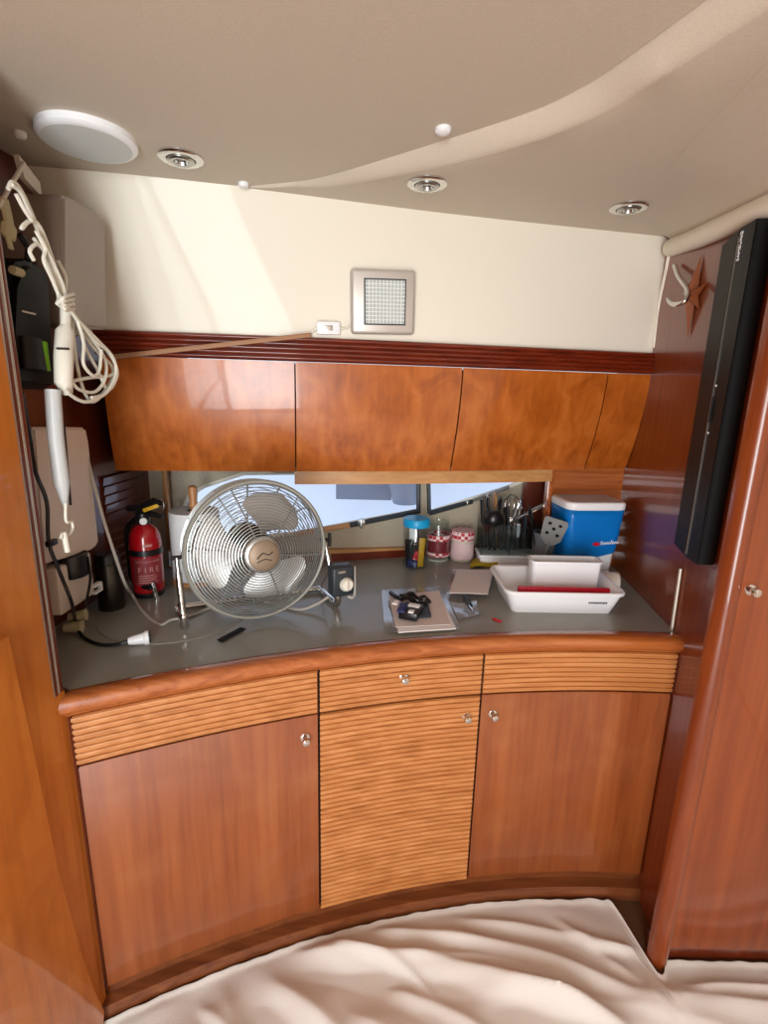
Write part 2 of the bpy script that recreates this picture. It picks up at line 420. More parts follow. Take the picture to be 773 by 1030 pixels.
struct(MB().box((.35, 0, 2.15), (3.0, 4.6, .06)).build('ceiling_light_block', 'deck', smooth=False))  # unseen backing added above the headliner to keep sky light out of the gap
# cream hull side
def fw_(u, v):
    x = mix(-.90, .94, u); y = mix(ytop(x)+.012, yceil(x)+.012, v**1.15)
    return V((x, y, mix(1.655, 2.065, v)))
struct(MB().grid(fw_, 40, 10, V((0, .02, 0))).build('wall_back', 'cream', ang=60))
# headliner roll over the right bulkhead
rp = [BH(676, 249, -.0), BH(700, 240, .012), BH(735, 225, .012), BH(775, 208, .012)]
e = (rp[-1]-rp[-2]).normalized(); rp.append(rp[-1]+e*.8)
rpb = bez(rp, 6)
def fcv(u, v):
    i = u*(len(rpb)-1); k = min(int(i), len(rpb)-2); p = rpb[k].lerp(rpb[k+1], i-k)+V((0, 0, .018))
    q = V((p.x-.03-.16*min(1, max(0, (1.75-p.y)/.5)), p.y+.02, 2.0294)); o_ = p.lerp(q, v); o_.z = q.z-(q.z-p.z)*(1-v)**2; return o_
struct(MB().grid(fcv, 24, 16, V((.0, 0, .0015))).build('ceiling_cove', 'vinyl', ang=70))
struct(MB().tube(rpb, .027, 12).build('trim_headliner_roll', 'vinyl2'))
struct(MB().tube(bez([BH(676, 246, 0), BH(669, 275, 0)-BD*.01, BH(663, 310, 0), BH(658, 350, 0)], 5), [.016]+[.007]*15, 8).build('trim_headliner_bead', 'cream'))
# fluted mahogany rail above the overhead cabinets
def ff(u, v):
    x = mix(-.815, .905, u); k = v*5; fr = k-math.floor(k) if v < 1 else 1
    prof = .006*math.sin(min(1, max(0, fr))*PI) if 0 < v < 1 else 0
    return V((x, ytop(x)-.004-prof, mix(ZT+.003, ZTT, v)))
struct(MB().grid(ff, 40, 40, V((0, .03, 0))).build('trim_fluted_rail', 'flute', ang=70))
# ------------------------------------------------------------------ hull liner and windows under the overheads
W1 = [(184, 512), (190, 499), (205, 489), (245, 476), (420, 474), (421, 513), (300, 536), (215, 545), (190, 530)]
W2 = [(432, 474), (560, 470), (508, 491), (470, 503), (432, 515)]
HP0 = V((-.217, 1.87, 0))
def onhull(x, y):
    p = Yp(x, y, 1.95)
    for _ in range(8): p = Yp(x, y, yhull(p.x))
    return p
def ring2(poly):
    return [onhull(*q) for q in poly]
bmh = bmesh.new()
def loop(ps):
    out = []
    for i in range(len(ps)):
        a, c = ps[i], ps[(i+1) % len(ps)]; n = max(1, int((a-c).length/.06))
        for k in range(n):
            q = a.lerp(c, k/n); out.append(bmh.verts.new((q.x, q.z, 0)))
    return [bmh.edges.new((out[i], out[(i+1) % len(out)])) for i in range(len(out))]
ed = loop([V((-.95, 0, .86)), V((.96, 0, .86)), V((.96, 0, 1.56)), V((-.95, 0, 1.56))])
ed += loop(ring2(W1)); ed += loop(ring2(W2))
bmesh.ops.triangle_fill(bmh, use_beauty=True, edges=ed)
for v in bmh.verts: v.co = V((v.co.x, yhull(v.co.x), v.co.y))
b = MB(); b.add(bmh)
r = bmesh.ops.extrude_face_region(b.b, geom=list(b.b.faces))
bmesh.ops.translate(b.b, vec=(0, .03, 0), verts=[v for v in r['geom'] if isinstance(v, bmesh.types.BMVert)])
struct(b.build('wall_hull', 'hull', smooth=False))
def window(n, poly, segs):
    ps = ring2(poly); cen = sum(ps, V())/len(ps)
    f = MB().tube(ps, .008, 6, closed=True)
    o = struct(f.build('window_%d' % n, 'cream'))
    g = MB(); g.prism([p+V((0, .012, 0)) for p in ps], (0, .004, 0)); g.build('pane', 'glass', o, smooth=False)
    for (a, c, mt, rr) in segs:
        MB().tube([onhull(*a)-V((0, .006, 0)), onhull(*c)-V((0, .006, 0))], rr, 6).build('frame_bar', mt, o)
    return o
w1 = window(1, W1, [((300, 536), (352, 528), 'batten', .011), ((352, 528), (421, 514), 'darkgrey', .011), ((421, 476), (421, 516), 'darkgrey', .009)])
w2 = window(2, W2, [((432, 516), (475, 504), 'darkgrey', .011), ((475, 503), (512, 490), 'steel', .009), ((431, 476), (432, 516), 'darkgrey', .008)])
q = onhull(364, 524)-V((0, .02, 0))
lt = MB(); lt.box(q, (.03, .02, .02), bevel=.003); lt.box(q+V((0, -.015, .0)), (.012, .03, .035), bevel=.003); lt.build('latch', 'steel', w1)
for q in ((470, 505), (490, 498)):
    MB().ball(onhull(*q)-V((0, .015, 0)), .009).build('screw', 'chrome', w2)
# battens and ledges in the recess
def strip(name, pa, pb, h, t, mt, dy=0, n=10):
    A, B = onhull(*pa), onhull(*pb)
    def f(u, v):
        x = mix(A.x, B.x, u); z = mix(A.z, B.z, u); return V((x, yhull(x)-t-dy, z-h*(1-v)+h*0))
    return struct(MB().grid(f, n, 1, V((0, t, 0))).build(name, mt, smooth=False))
strip('trim_window_ledge', (322, 551), (416, 549), .035, .03, 'batten')
def fl(u, v):
    x = mix(-.45, .60, u); return V((x, yhull(x)-.035, mix(CT-.004, CT+.03, v)))
struct(MB().grid(fl, 20, 1, V((0, .035, 0))).build('trim_worktop_fiddle', 'flute', smooth=False))
# pelmet batten under the overhead doors
def fpm(u, v):
    x = mix(-.30, .62, u); y = ybot(x)+.045; zt = ZB-.006
    return V((x, y, mix(zt-.045, zt, v) - (.004 if .3 < v < .6 else 0)))
struct(MB().grid(fpm, 20, 4, V((0, .015, 0))).build('trim_pelmet', 'batten', smooth=False))
# slatted return panel right of the window
q = Yp(556, 480, 1.84)
def fsl(u, v):
    k = v*7; fr = k-math.floor(k)
    x = mix(q.x, .925, u); return V((x, 1.875-(.005*math.sin(fr*PI)), mix(CT, 1.30, v)))
struct(MB().grid(fsl, 6, 56, V((0, .015, 0))).build('trim_slatted_return', 'edge', ang=80))
struct(MB().box((q.x-.003, 1.86, 1.08), (.022, .035, .42), bevel=.005).build('trim_return_post', 'edge'))
A, B = onhull(527, 500), onhull(552, 500)
struct(MB().box(((A.x+B.x)/2, 2.0, 1.1), (B.x-A.x+.03, .02, .42)).build('trim_return_board', 'dark', smooth=False))
a = Yp(165, 480, 1.72); c = Yp(168, 560, 1.72)
struct(MB().box((a.x, 1.73, 1.08), (.016, .02, .42), bevel=.002).build('trim_recess_post', 'woodpale'))
# louvred dark panel on the left bulkhead behind the extinguisher
def flv(u, v):
    k = v*12; fr = k-math.floor(k); y = mix(1.50, 1.72, u)
    return V((LX(y)+.006+.006*fr, y, mix(CT+.02, 1.25, v)))
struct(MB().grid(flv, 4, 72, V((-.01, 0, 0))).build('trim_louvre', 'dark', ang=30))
# ------------------------------------------------------------------ outside
nb = thing('boat', (0, 4.4, .2), 'white hull of another boat seen through the window behind the worktop', 'boat')
def fnb(u, v):
    return V((mix(-5, 5, u), 4.6-.5*math.sin(v*PI*.5)+.10*(u-.5)**2*4, mix(-.3, 2.2, v)))
MB().grid(fnb, 12, 12, V((0, .05, 0))).build('hull', 'sky_hull', nb)
a, c = Yp(338, 488, 4.05), Yp(394, 499, 4.05)
MB().box(((a.x+c.x)/2, 4.08, (a.z+c.z)/2+.05), (c.x-a.x, .03, .26)).build('portlight', 'port', nb, smooth=False)
a = Yp(408, 500, 4.0)
MB().tube([a+V((0, 0, .3)), a+V((0, 0, .1)), a+V((0, 0, -.05))], [.13, .14, .1], 14).build('fender', 'port', nb)
# ------------------------------------------------------------------ base cabinets
ZD = .838
zj = [Yp(72, 757+20, .94).z, Yp(321.8, 724, 1.13).z, Yp(484, 703.5, 1.232).z, Yp(676, 700, 1.262).z]
ZJ = .712
def panel(x0, x1, z0, z1, off=.006, slat=False, nx=14, th=.018, rim=.0):
    b = MB()
    if slat:
        n = max(3, round((z1-z0)/.0155)); zs = []
        for k in range(n):
            a = z0+(z1-z0)*k/n; p = (z1-z0)/n
            zs += [(a, 0), (a+p*.16, .0), (a+p*.28, .0045), (a+p*.55, .0055), (a+p*.86, .0045), (a+p*.97, 0)]
        zs.append((z1, 0))
    else: zs = [(z0, -.002), (z0+.004, .001), (z0+(z1-z0)*.5, .001), (z1-.004, .001), (z1, -.002)]
    nv = len(zs)-1
    def f(u, v):
        z, d = zs[round(v*nv)]; x = mix(x0, x1, u); return V((x, yf(x)-off-d, z))
    return b.grid(f, nx, nv, V((0, th, 0)))
XL, XA, XB, XR = -.662, -.155, .281, .826
def carcass(x0, x1, parent):
    def f(u, v): x = mix(x0, x1, u); return V((x, yf(x)+.014, mix(.08, .826, v)))
    MB().grid(f, 12, 1, lambda u, v: V((0, 1.68-yf(mix(x0, x1, u)), 0))).build('body', 'carc', parent, smooth=False)
g = .0032
def nrm(x): d = (yf(x+.01)-yf(x-.01))/.02; return V((d, -1, 0)).normalized()
def knob_at(x, z, parent): knob(V((x, yf(x)-.007, z)), nrm(x), parent, .0105)
def on_front(px, py):
    p = Yp(px, py, 1.1)
    for _ in range(10): p = Yp(px, py, yf(p.x)-.008)
    return p
c1 = thing('base_cabinet', (-.41, 1.1, 0), 'left base cabinet with a plain scuffed cherry door below a slatted panel', 'cabinet')
carcass(XL, XA-.001, c1)
panel(XL+.012, XA-g, ZJ+g, ZD-.004, slat=True).build('drawer_front', 'slat', c1, ang=50)
o = panel(XL+.012, XA-g, .08, ZJ-g).build('door', 'door', c1)
k = on_front(307, 742); knob_at(k.x, k.z, o)
MB().box((XL+.003, yf(XL)+.012, .45), (.01, .02, .77)).build('stile', 'dark', c1, smooth=False)
c2 = thing('base_cabinet', (.06, 1.25, 0), 'middle base cabinet with a knobbed drawer and a fully slatted light door', 'cabinet')
carcass(XA+.001, XB-.001, c2)
o = panel(XA+g, XB-g, ZJ+g, ZD-.004, slat=True).build('drawer_front', 'slat', c2, ang=50)
k = on_front(406, 681); knob_at(k.x, k.z, o)
o = panel(XA+g, XB-g, .08, ZJ-g, slat=True).build('door', 'slat', c2, ang=50)
k = on_front(469, 720); knob_at(k.x, k.z, o)
c3 = thing('base_cabinet', (.55, 1.3, 0), 'right base cabinet with a plain cherry door beside the bulkhead', 'cabinet')
carcass(XB+.001, XR, c3)
panel(XB+g, XR-g, ZJ+g, ZD-.004, slat=True).build('drawer_front', 'slat', c3, ang=50)
o = panel(XB+g, XR-g, .08, ZJ-g).build('door', 'door', c3)
k = on_front(496, 718); knob_at(k.x, k.z, o)
def fk(u, v):
    x = mix(-.66, .83, u); return V((x, yf(x)+[-.026, -.022, .008, .006][round(v*3)], [0, .042, .046, .077][round(v*3)]))
struct(MB().grid(fk, 30, 3, V((0, .04, 0))).build('baseboard_front', 'kick', smooth=False))
# ------------------------------------------------------------------ worktop
wt = thing('worktop', (0, 1.45, CT), 'grey laminate worktop with a curved cherry front edge running between the bulkheads', 'worktop')
def fwt(u, v):
    yb_ = 2.0; x0 = -.66; x1 = .83
    xx = mix(x0, x1, u)
    for _ in range(6):                       # the ends follow the bulkheads
        y = mix(yf(max(xx, -.66))+.022, yhull(xx)-.004, v)
        xl = mix(-.659, LX(y)+.001, sstep(0, .10, v)); xr = RX(y)-.001
        xx = mix(xl, xr, u)
    return V((xx, y, CT))
MB().grid(fwt, 40, 40, V((0, 0, -.03)), flip=True).build('surface', 'grey', wt, ang=60)
def fed(u, v):
    x = mix(-.664, .836, u); a = v
    prof = [(.030, CT+.0005), (.026, CT+.003), (-.006, CT+.003), (-.016, CT-.002), (-.021, CT-.012), (-.020, CT-.024), (-.012, CT-.034), (-.002, CT-.038)]
    d, z = prof[round(v*7)]
    return V((x, yf(x)+d-.002, z))
MB().grid(fed, 40, 7, V((0, .012, -.012))).build('front_edge', 'edge', wt, ang=60)
# round flush hob lid with a finger slot
lc = (Zp(140, 652, CT)+Zp(376, 600, CT))/2; lr = (Zp(140, 652, CT)-Zp(376, 600, CT)).length/2
lc = Zp(180, 613, CT); lr = .215
lid = MB().lathe([(lr, 0), (lr, .0022), (lr-.003, .003), (lr*.3, .003)], (lc.x, lc.y, CT), 64).build('hob_lid', 'lid', wt)
a, c = Zp(221, 645, CT+.003), Zp(245, 632, CT+.003); dv = (c-a).normalized()
MB().box((a+c)/2+V((0, 0, .0006)), ((c-a).length, .022, .0012), rot=Matrix.Rotation(math.atan2(dv.y, dv.x), 3, 'Z'), bevel=.0005).build('finger_slot', 'hole', lid)
# ------------------------------------------------------------------ overhead cabinets
def over(px_t, px_b, nxt_t, nxt_b, label):
    """door between two seams given at top/bottom"""
    xt0, xt1, xb0, xb1 = px_t, nxt_t, px_b, nxt_b
    cen = V(((xt0+xt1)/2, ytop((xt0+xt1)/2)+.1, ZB))
    t = thing('overhead_cabinet', cen, label, 'cabinet')
    def f(u, v):                      # v=0 bottom, 1 top
        s = (1-v); x = mix(mix(xt0, xt1, u), mix(xb0, xb1, u), s**1.8)
        y = mix(ytop(x), ybot(x), s**1.8)
        return V((x, y, mix(ZB, ZT, v)))
    MB().grid(lambda u, v: f(u, v)-V((0, .004, 0)), 12, 14, V((0, .018, 0))).build('door', 'gloss', t, ang=60)
    MB().grid(lambda u, v: f(mix(.004, .996, u), mix(.03, .99, v))+V((0, .0145, 0)), 8, 8, lambda u, v: V((0, max(.02, min(1.845, yhull(f(u, v).x)-.012)-f(u, v).y-.0145), 0))).build('body', 'carc', t, smooth=False)
    return t
def tx(px, py):
    p = Yp(px, py, 1.6)
    for _ in range(8): p = Yp(px, py, ytop(p.x))
    return p.x
def bx(px, py):
    p = Yp(px, py, 1.6)
    for _ in range(8): p = Yp(px, py, ybot(p.x))
    return p.x
sT = [tx(101, 361), tx(297, 363), tx(466, 368), tx(612, 372), tx(655.5, 374)]
sB = [bx(117, 479), bx(298, 477), bx(453, 470), bx(588, 466), bx(630, 466)]
labs = ['leftmost overhead cabinet door, glossy figured cherry above the fan', 'overhead cabinet with glossy cherry door second from left, below the square lamp',
        'overhead cabinet third from left, glossy cherry door above the cutlery', 'narrow overhead cabinet end panel meeting the right bulkhead']
for i in range(4):
    e = .0022
    over(sT[i]+e, sB[i]+e, sT[i+1]-e, sB[i+1]-e, labs[i])
# ------------------------------------------------------------------ floor cloth
def cloth():
    def edge(x):
        if x < .725: return yf(x)-.026
        return 1.068 if x > .815 else mix(yf(.725)-.026, 1.03, sstep(.725, .775, x)) if x < .775 else mix(1.03, 1.068, sstep(.78, .815, x))
    def hgt(x, y):
        h = 0
        # long folds sweeping from the toe-kick towards the lower right
        for (x0, y0, x1, y1, a, w, cv) in [(-.18, 1.06, .62, .92, .028, .030, .05), (.02, 1.12, .70, .98, .020, .022, .04), (-.25, .98, .1, .70, .022, .032, .03),
                                       (-.38, .96, -.12, .66, .015, .028, -.02), (.30, .98, .95, .90, .014, .03, .02), (-.05, .92, .25, .66, .016, .035, .05), (.28, 1.16, .72, 1.09, .014, .016, .01),
                                       (.55, 1.16, .70, 1.02, .010, .014, 0), (-.1, 1.08, .15, .98, .012, .012, .02), (.1, 1.06, .5, 1.02, .010, .012, .02), (-.42, .93, -.25, .78, .010, .012, .01), (.35, 1.0, .68, .86, .012, .016, .03), (.05, .98, .4, .80, .012, .018, .03), (.6, 1.1, .74, 1.09, .008, .010, 0), (.85, 1.0, 1.2, .99, .010, .012, .01), (-.5, .86, -.3, .6, .012, .03, 0), (.75, .98, 1.3, .93, .018, .03, .01)]:
            dx, dy = x1-x0, y1-y0; L = math.hypot(dx, dy); t = ((x-x0)*dx+(y-y0)*dy)/L/L; d = ((x-x0)*-dy+(y-y0)*dx)/L - cv*math.sin(max(0, min(1, t))*PI)
            if -.15 < t < 1.2:
                k = sstep(-.15, .12, t)*(1-sstep(.75, 1.2, t)); h += a*k*math.exp(-abs(d/w)**1.5)*1.05 - a*.35*k*math.exp(-((d+w*1.9)/w)**2)
        h += .0022*math.sin(x*31+math.sin(y*17)*2)+.002*math.sin(y*43+x*13)
        return max(h, -.004)
    nx, ny = 230, 150
    def f(u, v):
        x = mix(-.655, 1.5, u); ye = edge(x)-.006+.0012*math.sin(x*47+2*math.sin(x*11))+.001*math.sin(x*113)-.008*sstep(.3, .75, x)*(1-sstep(.70, .725, x))*abs(math.sin(x*19))
        y = mix(-1.6, .2, v/.15) if v <= .15 else mix(.2, .86, (v-.15)/.45) if v <= .6 else mix(.86, ye, 1-(1-(v-.6)/.4)**1.3)
        z = .005+hgt(x, y)*sstep(0, .05, ye-y+.012)+.006*math.exp(-((ye-y)/.010)**2)
        return V((x, y, z))
    o = MB().grid(f, nx, ny, V((0, 0, -.003))).build('drop_cloth', 'cloth', ang=75)
    tag(o, 'rumpled off-white cotton drop cloth covering the floor', 'cloth')
cloth()
# ------------------------------------------------------------------ ceiling fittings
def zc(px, py):
    p = Zp(px, py, 2.03)
    for _ in range(4): p = Zp(px, py, zmain(p.x))
    return p
sl = ['recessed chrome spotlight in the ceiling beside the round speaker', 'recessed chrome spotlight on the ceiling above the square lamp', 'recessed chrome spotlight at the right end of the ceiling']
def spot(px, py, label, z):
    p = Zp(px, py, z) if z else zc(px, py)
    t = thing('spotlight', p, label, 'spotlight', 'ceiling spotlights')
    MB().lathe([(.050, .001), (.050, -.004), (.045, -.007), (.033, -.007), (.030, -.003), (.030, .0005)], p, 28).build('bezel', 'chrome', t)
    MB().lathe([(.030, .0), (.030, -.009), (.025, -.012), (.017, -.011), (.015, -.004), (.005, -.003)], p, 20).build('lamp', 'steel', t)
spot(182, 158, sl[0], 0); spot(430, 184, sl[1], 2.03); spot(633, 208, sl[2], 2.03)
p = zc(88, 136)
t = thing('ceiling_speaker', p, 'round white flush speaker in the ceiling at the left', 'speaker')
MB().lathe([(.096, .001), (.096, -.012), (.091, -.017), (.084, -.018)], p, 48).build('rim', 'white', t)
MB().lathe([(.085, -.012), (.084, -.0185), (.06, -.020), (.02, -.021)], p, 48).build('grille', 'spk', t)
cl = ['white screw cap in the middle of the ceiling next to the crease', 'small white screw cap where the ceiling crease meets the back wall', 'small white screw cap at the far left edge of the ceiling']
for (px, py, r), lb in zip(((446, 129, .017), (245, 184, .013), (20, 133, .012)), cl):
    p = zc(px, py); o = MB().lathe([(r, .001), (r, -.006), (r*.8, -.010), (r*.3, -.012)], p, 16).build('screw_cap', 'white'); tag(o, lb, 'cap', 'ceiling screw caps')
# ------------------------------------------------------------------ square lamp, switch, cord cover
def wallY(x, z):
    v = ((z-1.655)/.41); v = max(0, min(1, v)); return mix(ytop(x)+.012, yceil(x)+.012, v**1.15)
def onwall(px, py, d=0):
    p = Yp(px, py, 1.55)
    for _ in range(8): p = Yp(px, py, wallY(p.x, p.z)-d)
    return p
a, bq, c = onwall(353, 336, .012), onwall(416, 337, .012), onwall(352, 270, .012)
lx = (bq-a).normalized(); lz = (c-a); lz = (lz-lx*lz.dot(lx)).normalized(); ly = lz.cross(lx)      # ly away from the viewer
w_ = (bq-a).length; h_ = (onwall(352, 270, .012)-a).length
cen = a+lx*w_/2+lz*h_/2
t = thing('wall_lamp', a+lx*w_/2, 'square silver framed lamp with a white gridded lens on the cream wall', 'lamp')
R3 = Matrix((lx, ly, lz)).transposed()
MB().box(cen, (w_, .036, h_), rot=R3, bevel=.010, seg=3).build('frame', 'lamp', t)
fr = cen-ly*.0185+lx*.004
iw, ih = w_*.64, h_*.70
MB().box(fr+ly*.001, (iw+.002, .003, ih+.002), rot=R3).build('surround', 'darkgrey', t, smooth=False)
ln = MB().box(fr-ly*.0006, (iw-.006, .003, ih-.006), rot=R3).build('lens', 'led', t, smooth=False)
gb = MB()
for k in range(1, 11):
    gb.box(fr-ly*.0024+lx*(iw-.006)*(k/11-.5), (.0022, .0012, ih-.006), rot=R3)
    gb.box(fr-ly*.0024+lz*(ih-.006)*(k/11-.5), (iw-.006, .0012, .0022), rot=R3)
gb.build('lens_grid', 'ledgrid', ln, smooth=False)
p = onwall(330.5, 330, .012)
t = thing('inline_switch', p, 'white inline cord switch beside the square lamp on the rail', 'switch')
MB().box(p, (.068, .020, .036), rot=R3, bevel=.004).build('housing', 'white', t)
MB().box(p-ly*.0105, (.024, .002, .014), rot=R3, bevel=.0008).build('plate', 'steel', t)
MB().box(p-ly*.012, (.016, .004, .008), rot=R3, bevel=.0015).build('rocker', 'offwhite', t)
MB().tube([p+lx*.033, p+lx*.05, a+lz*.025], .003, 6).build('cord', 'cable', t)
MB().tube([p-lx*.033, p-lx*.05-lz*.012, onwall(312, 336, .01)], .003, 6).build('cord', 'cable', t)
pa = Yp(115, 359, ytop(tx(115, 359))-.022); pb = Yp(313, 337, ytop(tx(313, 350))-.016)
dv = (pb-pa); ln_ = dv.length; dx = dv.normalized(); dz = (V((0, 0, 1))-dx*dx.z).normalized(); dy = dz.cross(dx)
o = MB().box((pa+pb)/2, (ln_, .010, .013), rot=Matrix((dx, dy, dz)).transposed(), bevel=.002).build('cord_cover', 'linen')
tag(o, 'long thin tan strip slanting across the fluted rail up to the switch', 'strip')
# ------------------------------------------------------------------ sound bar, hook, starfish, conduit on the right bulkhead
def bpt(d, off, z): q = BP0+BD*d-BN*off; return V((q.x, q.y, z))
def bd(p): return (V((p.x, p.y, 0))-BP0).dot(BD)
TH = .046
f1, f2, f3 = BH(688, 569, TH), BH(718, 569, TH), BH(745, 229, TH)
dn0, dn1 = bd(f1), bd(BH(719, 569, .004)); ztop = f3.z; zbot = (f1.z+f2.z)/2
dfar = bd(BH(676, 560, .022)); 
t = thing('soundbar', bpt((dn0+dn1)/2, .03, zbot), 'long black soundbar mounted upright on the right bulkhead', 'soundbar')
sec = [(dn0, TH), (dn1-.004, TH), (dn1, TH-.004), (dn1, .004), (dfar, .004), (dfar, .022)]
b = MB(); b.prism([bpt(d, o_, zbot) for d, o_ in sec], (0, 0, ztop-zbot))
bmesh.ops.recalc_face_normals(b.b, faces=b.b.faces); bmesh.ops.bevel(b.b, geom=list(b.b.edges), offset=.0025, segments=2, affect='EDGES')
b.build('body', 'satin', t)
gv = bpt(dfar, .022, 0)-bpt(dn0, TH, 0)
gn = V((gv.y, -gv.x, 0)).normalized()
if gn.dot(CAM-bpt(dn0, TH, 0)) < 0: gn = -gn
def fgr(u, v): q = bpt(mix(dn0, dfar, mix(.04, .94, u)), mix(TH, .022, mix(.04, .94, u)), mix(zbot+.004, ztop-.004, v)); return q
MB().grid(fgr, 1, 8, gn*.0012).build('grille', 'grille', t, smooth=False)
MB().tube([bpt(dn0-.002, TH+.0005, zbot+.01), bpt(dn0-.002, TH+.0005, ztop-.02)], .0018, 6).build('trim_line', 'steel', t)
zt = BH(750, 245, TH).z
text('logo', 'SAMSUNG', .020, bpt(dn0-.014, TH+.001, zt), (0, 0, -1), tuple(BD), 'wtext', t) if False else text('logo', 'SAMSUNG', .0135, bpt(dn0-.013, TH+.0012, zt), (0, 0, 1), tuple(BD), 'wtext', t)
zz = BH(718, 412, TH).z
for dz_ in (.055, -.055): MB().ball(bpt(dn0-.012, TH+.001, zz+dz_), .004).build('button', 'steel', t)
MB().tube([bpt(dn0-.012, TH+.0015, zz-.03), bpt(dn0-.010, TH+.002, zz), bpt(dn0-.012, TH+.0015, zz+.03)], .0025, 6).build('button_bar', 'grille', t)
o = MB().tube([BH(685, 572, .006), BH(675, 640, .006)], .005, 8).build('conduit', 'alu'); tag(o, 'thin silver conduit running down the bulkhead below the soundbar', 'conduit')
h0 = BH(679, 267, .012); h1 = BH(693, 292, .028)
pts = [h0, h0.lerp(h1, .5)-BN*.006, BH(692, 291, .035), BH(692, 299, .05), BH(686, 305, .062), BH(678, 306, .066), BH(674, 303, .066), BH(673, 300, .066)]
t = thing('coat_hook', BH(690, 300, 0), 'chrome coat hook on the bulkhead below the headliner', 'hook')
MB().tube(bez(pts, 5), .0065, 10).build('hook', 'chrome', t)
MB().box(BH(692, 291, .012), (.012, .02, .03), rot=Matrix((BN, BD, V((0, 0, 1)))).transposed(), bevel=.003).build('bracket', 'steel', t)
# starfish
sc_ = BH(701, 297, .0)
b = MB(); pts = []
angs = [(90, .105), (20, .06), (-50, .055), (-93, .115), (160, .03)]
ctrl = []
for i, (a, r_) in enumerate(angs):
    a2, _ = angs[(i+1) % 5]; 
    dA = (a2-a) % 360; dA = dA-360
    ctrl.append((math.radians(a), r_)); ctrl.append((math.radians(a+dA/2), .020))
top = b.b.verts.new(sc_-BN*.03); base = []
for a, r_ in ctrl:
    q = sc_-BD*(math.cos(a)*r_)+V((0, 0, math.sin(a)*r_)); base.append(b.b.verts.new(q-BN*.003))
for i in range(len(base)): b.b.faces.new((top, base[i], base[(i+1) % len(base)]))
b.b.faces.new(base[::-1])
o = b.build('starfish', 'star', ang=20); tag(o, 'brown wooden star ornament on the bulkhead between hook and soundbar', 'ornament')
# ------------------------------------------------------------------ fan
t = thing('fan', (-.34, 1.31, CT), 'large chrome floor fan with round wire guard standing on the worktop', 'fan')
az_ = math.radians(28); tilt = math.radians(4)
ax = V((math.sin(az_)*math.cos(tilt), -math.cos(az_)*math.cos(tilt), math.sin(tilt)))
sx = V((math.cos(az_), math.sin(az_), 0)); ux = sx.cross(ax)*-1
if ux.z < 0: ux = -ux
FC = Yp(259, 553, 1.31); FR = .189
def fp(r_, a, d): return FC+sx*(r_*math.cos(a))+ux*(r_*math.sin(a))+ax*d
def ringp(r_, d, n=56): return [fp(r_, 2*PI*k/n, d) for k in range(n)]
fd = lambda r_: .012+.052*(1-(r_/FR)**2)
rd = lambda r_: -.075-.035*(1-(r_/FR)**2)
gf = MB()
NR = 19
for k in range(NR):
    r_ = mix(.048, FR-.006, k/(NR-1)); gf.tube(ringp(r_, fd(r_)), .0015, 5, closed=True)
for k in range(6):
    a = PI/2+.35+k*PI/3; gf.tube([fp(r_, a, fd(r_)-.003) for r_ in (.035, .08, .12, .16, FR)], .0023, 5)
gfo = gf.build('front_guard', 'wire', t)
gr = MB()
for k in range(10):
    r_ = mix(.055, FR-.01, k/9); gr.tube(ringp(r_, rd(r_), 48), .0013, 5, closed=True)
for d_ in (-.02, -.04, -.06): gr.tube(ringp(FR+.002, d_), .0018, 5, closed=True)
for k in range(12):
    a = k*PI/6; gr.tube([fp(.05, a, rd(.05)), fp(.12, a, rd(.12)), fp(FR-.004, a, rd(FR)), fp(FR+.001, a, -.06), fp(FR, a, .01)], .0023, 5)
gr.build('rear_guard', 'wire', t)
MB().tube(ringp(FR+.001, .010, 64), .0062, 8, closed=True).build('rim', 'rim', t)
b = MB(); b.lathe([(.050, -.004), (.050, .003), (.044, .008), (.020, .012)], FC+ax*fd(.03), 32, ax); b.build('hub_ring', 'wire', t)
hb = MB().lathe([(.041, .002), (.041, .011), (.036, .015), (.012, .017)], FC+ax*fd(.03), 32, ax).build('badge', 'copper', t)
hc = FC+ax*(fd(.03)+.0172)
b = MB(); b.tube(bez([hc-sx*.02-ux*.006, hc-sx*.005+ux*.008, hc+sx*.01+ux*.002, hc+sx*.022+ux*.009], 4), .0016, 5)
b.tube(bez([hc-sx*.02+ux*-.016, hc+sx*.0-ux*.009, hc+sx*.018-ux*.014], 4), .0013, 5); b.build('badge_mark', 'darkgrey', hb)
for k, a0 in enumerate((PI, PI/3, -PI/3)):
    a0 += math.radians(0)
    def fbl(u, v, a0=a0):
        tt = v; r_ = mix(.035, .168, tt); hw = .20+.60*math.sin(min(1, tt*1.02)*PI*.62)**1.2
        hw *= math.sqrt(max(0.02, 1-max(0, (tt-.62)/.38)**2.4)) if tt > .62 else 1
        a = a0+(u-.5)*2*hw; return fp(r_, a, -.028+.026*(u-.5)*2)
    MB().grid(fbl, 12, 16, ax*-.0015).build('blade', 'blade', t, ang=60)
MB().lathe([(.034, -.035), (.034, -.01), (.028, -.004)], FC, 24, ax).build('hub', 'steel', t)
MB().lathe([(.045, -.16), (.055, -.15), (.055, -.07), (.048, -.06)], FC, 24, ax).build('motor', 'black', t)
fl_, fr_ = Zp(186, 632, CT+.0115), Zp(340, 609, CT+.0115)
pl, pr = FC-sx*(FR+.016)-ax*.02, FC+sx*(FR+.016)-ax*.02
bk = -V((ax.x, ax.y, 0)).normalized()
def stand(p, f, name):
    pts = [p, p.lerp(f, .3)+(f-p).cross(ax).normalized()*0, p.lerp(f, .75), f+V((0, 0, .03)), f+bk*.012, f+bk*.06, f+bk*.15]
    return MB().tube(bez(pts, 5), [.006]*4+[.009]*8+[.011]*8+[.010]*11, 10).build(name, 'chrome', t)
stand(pl, fl_, 'leg'); stand(pr, fr_, 'leg')
MB().tube([fl_+bk*.15, fr_+bk*.15], .009, 10).build('rear_bar', 'chrome', t)
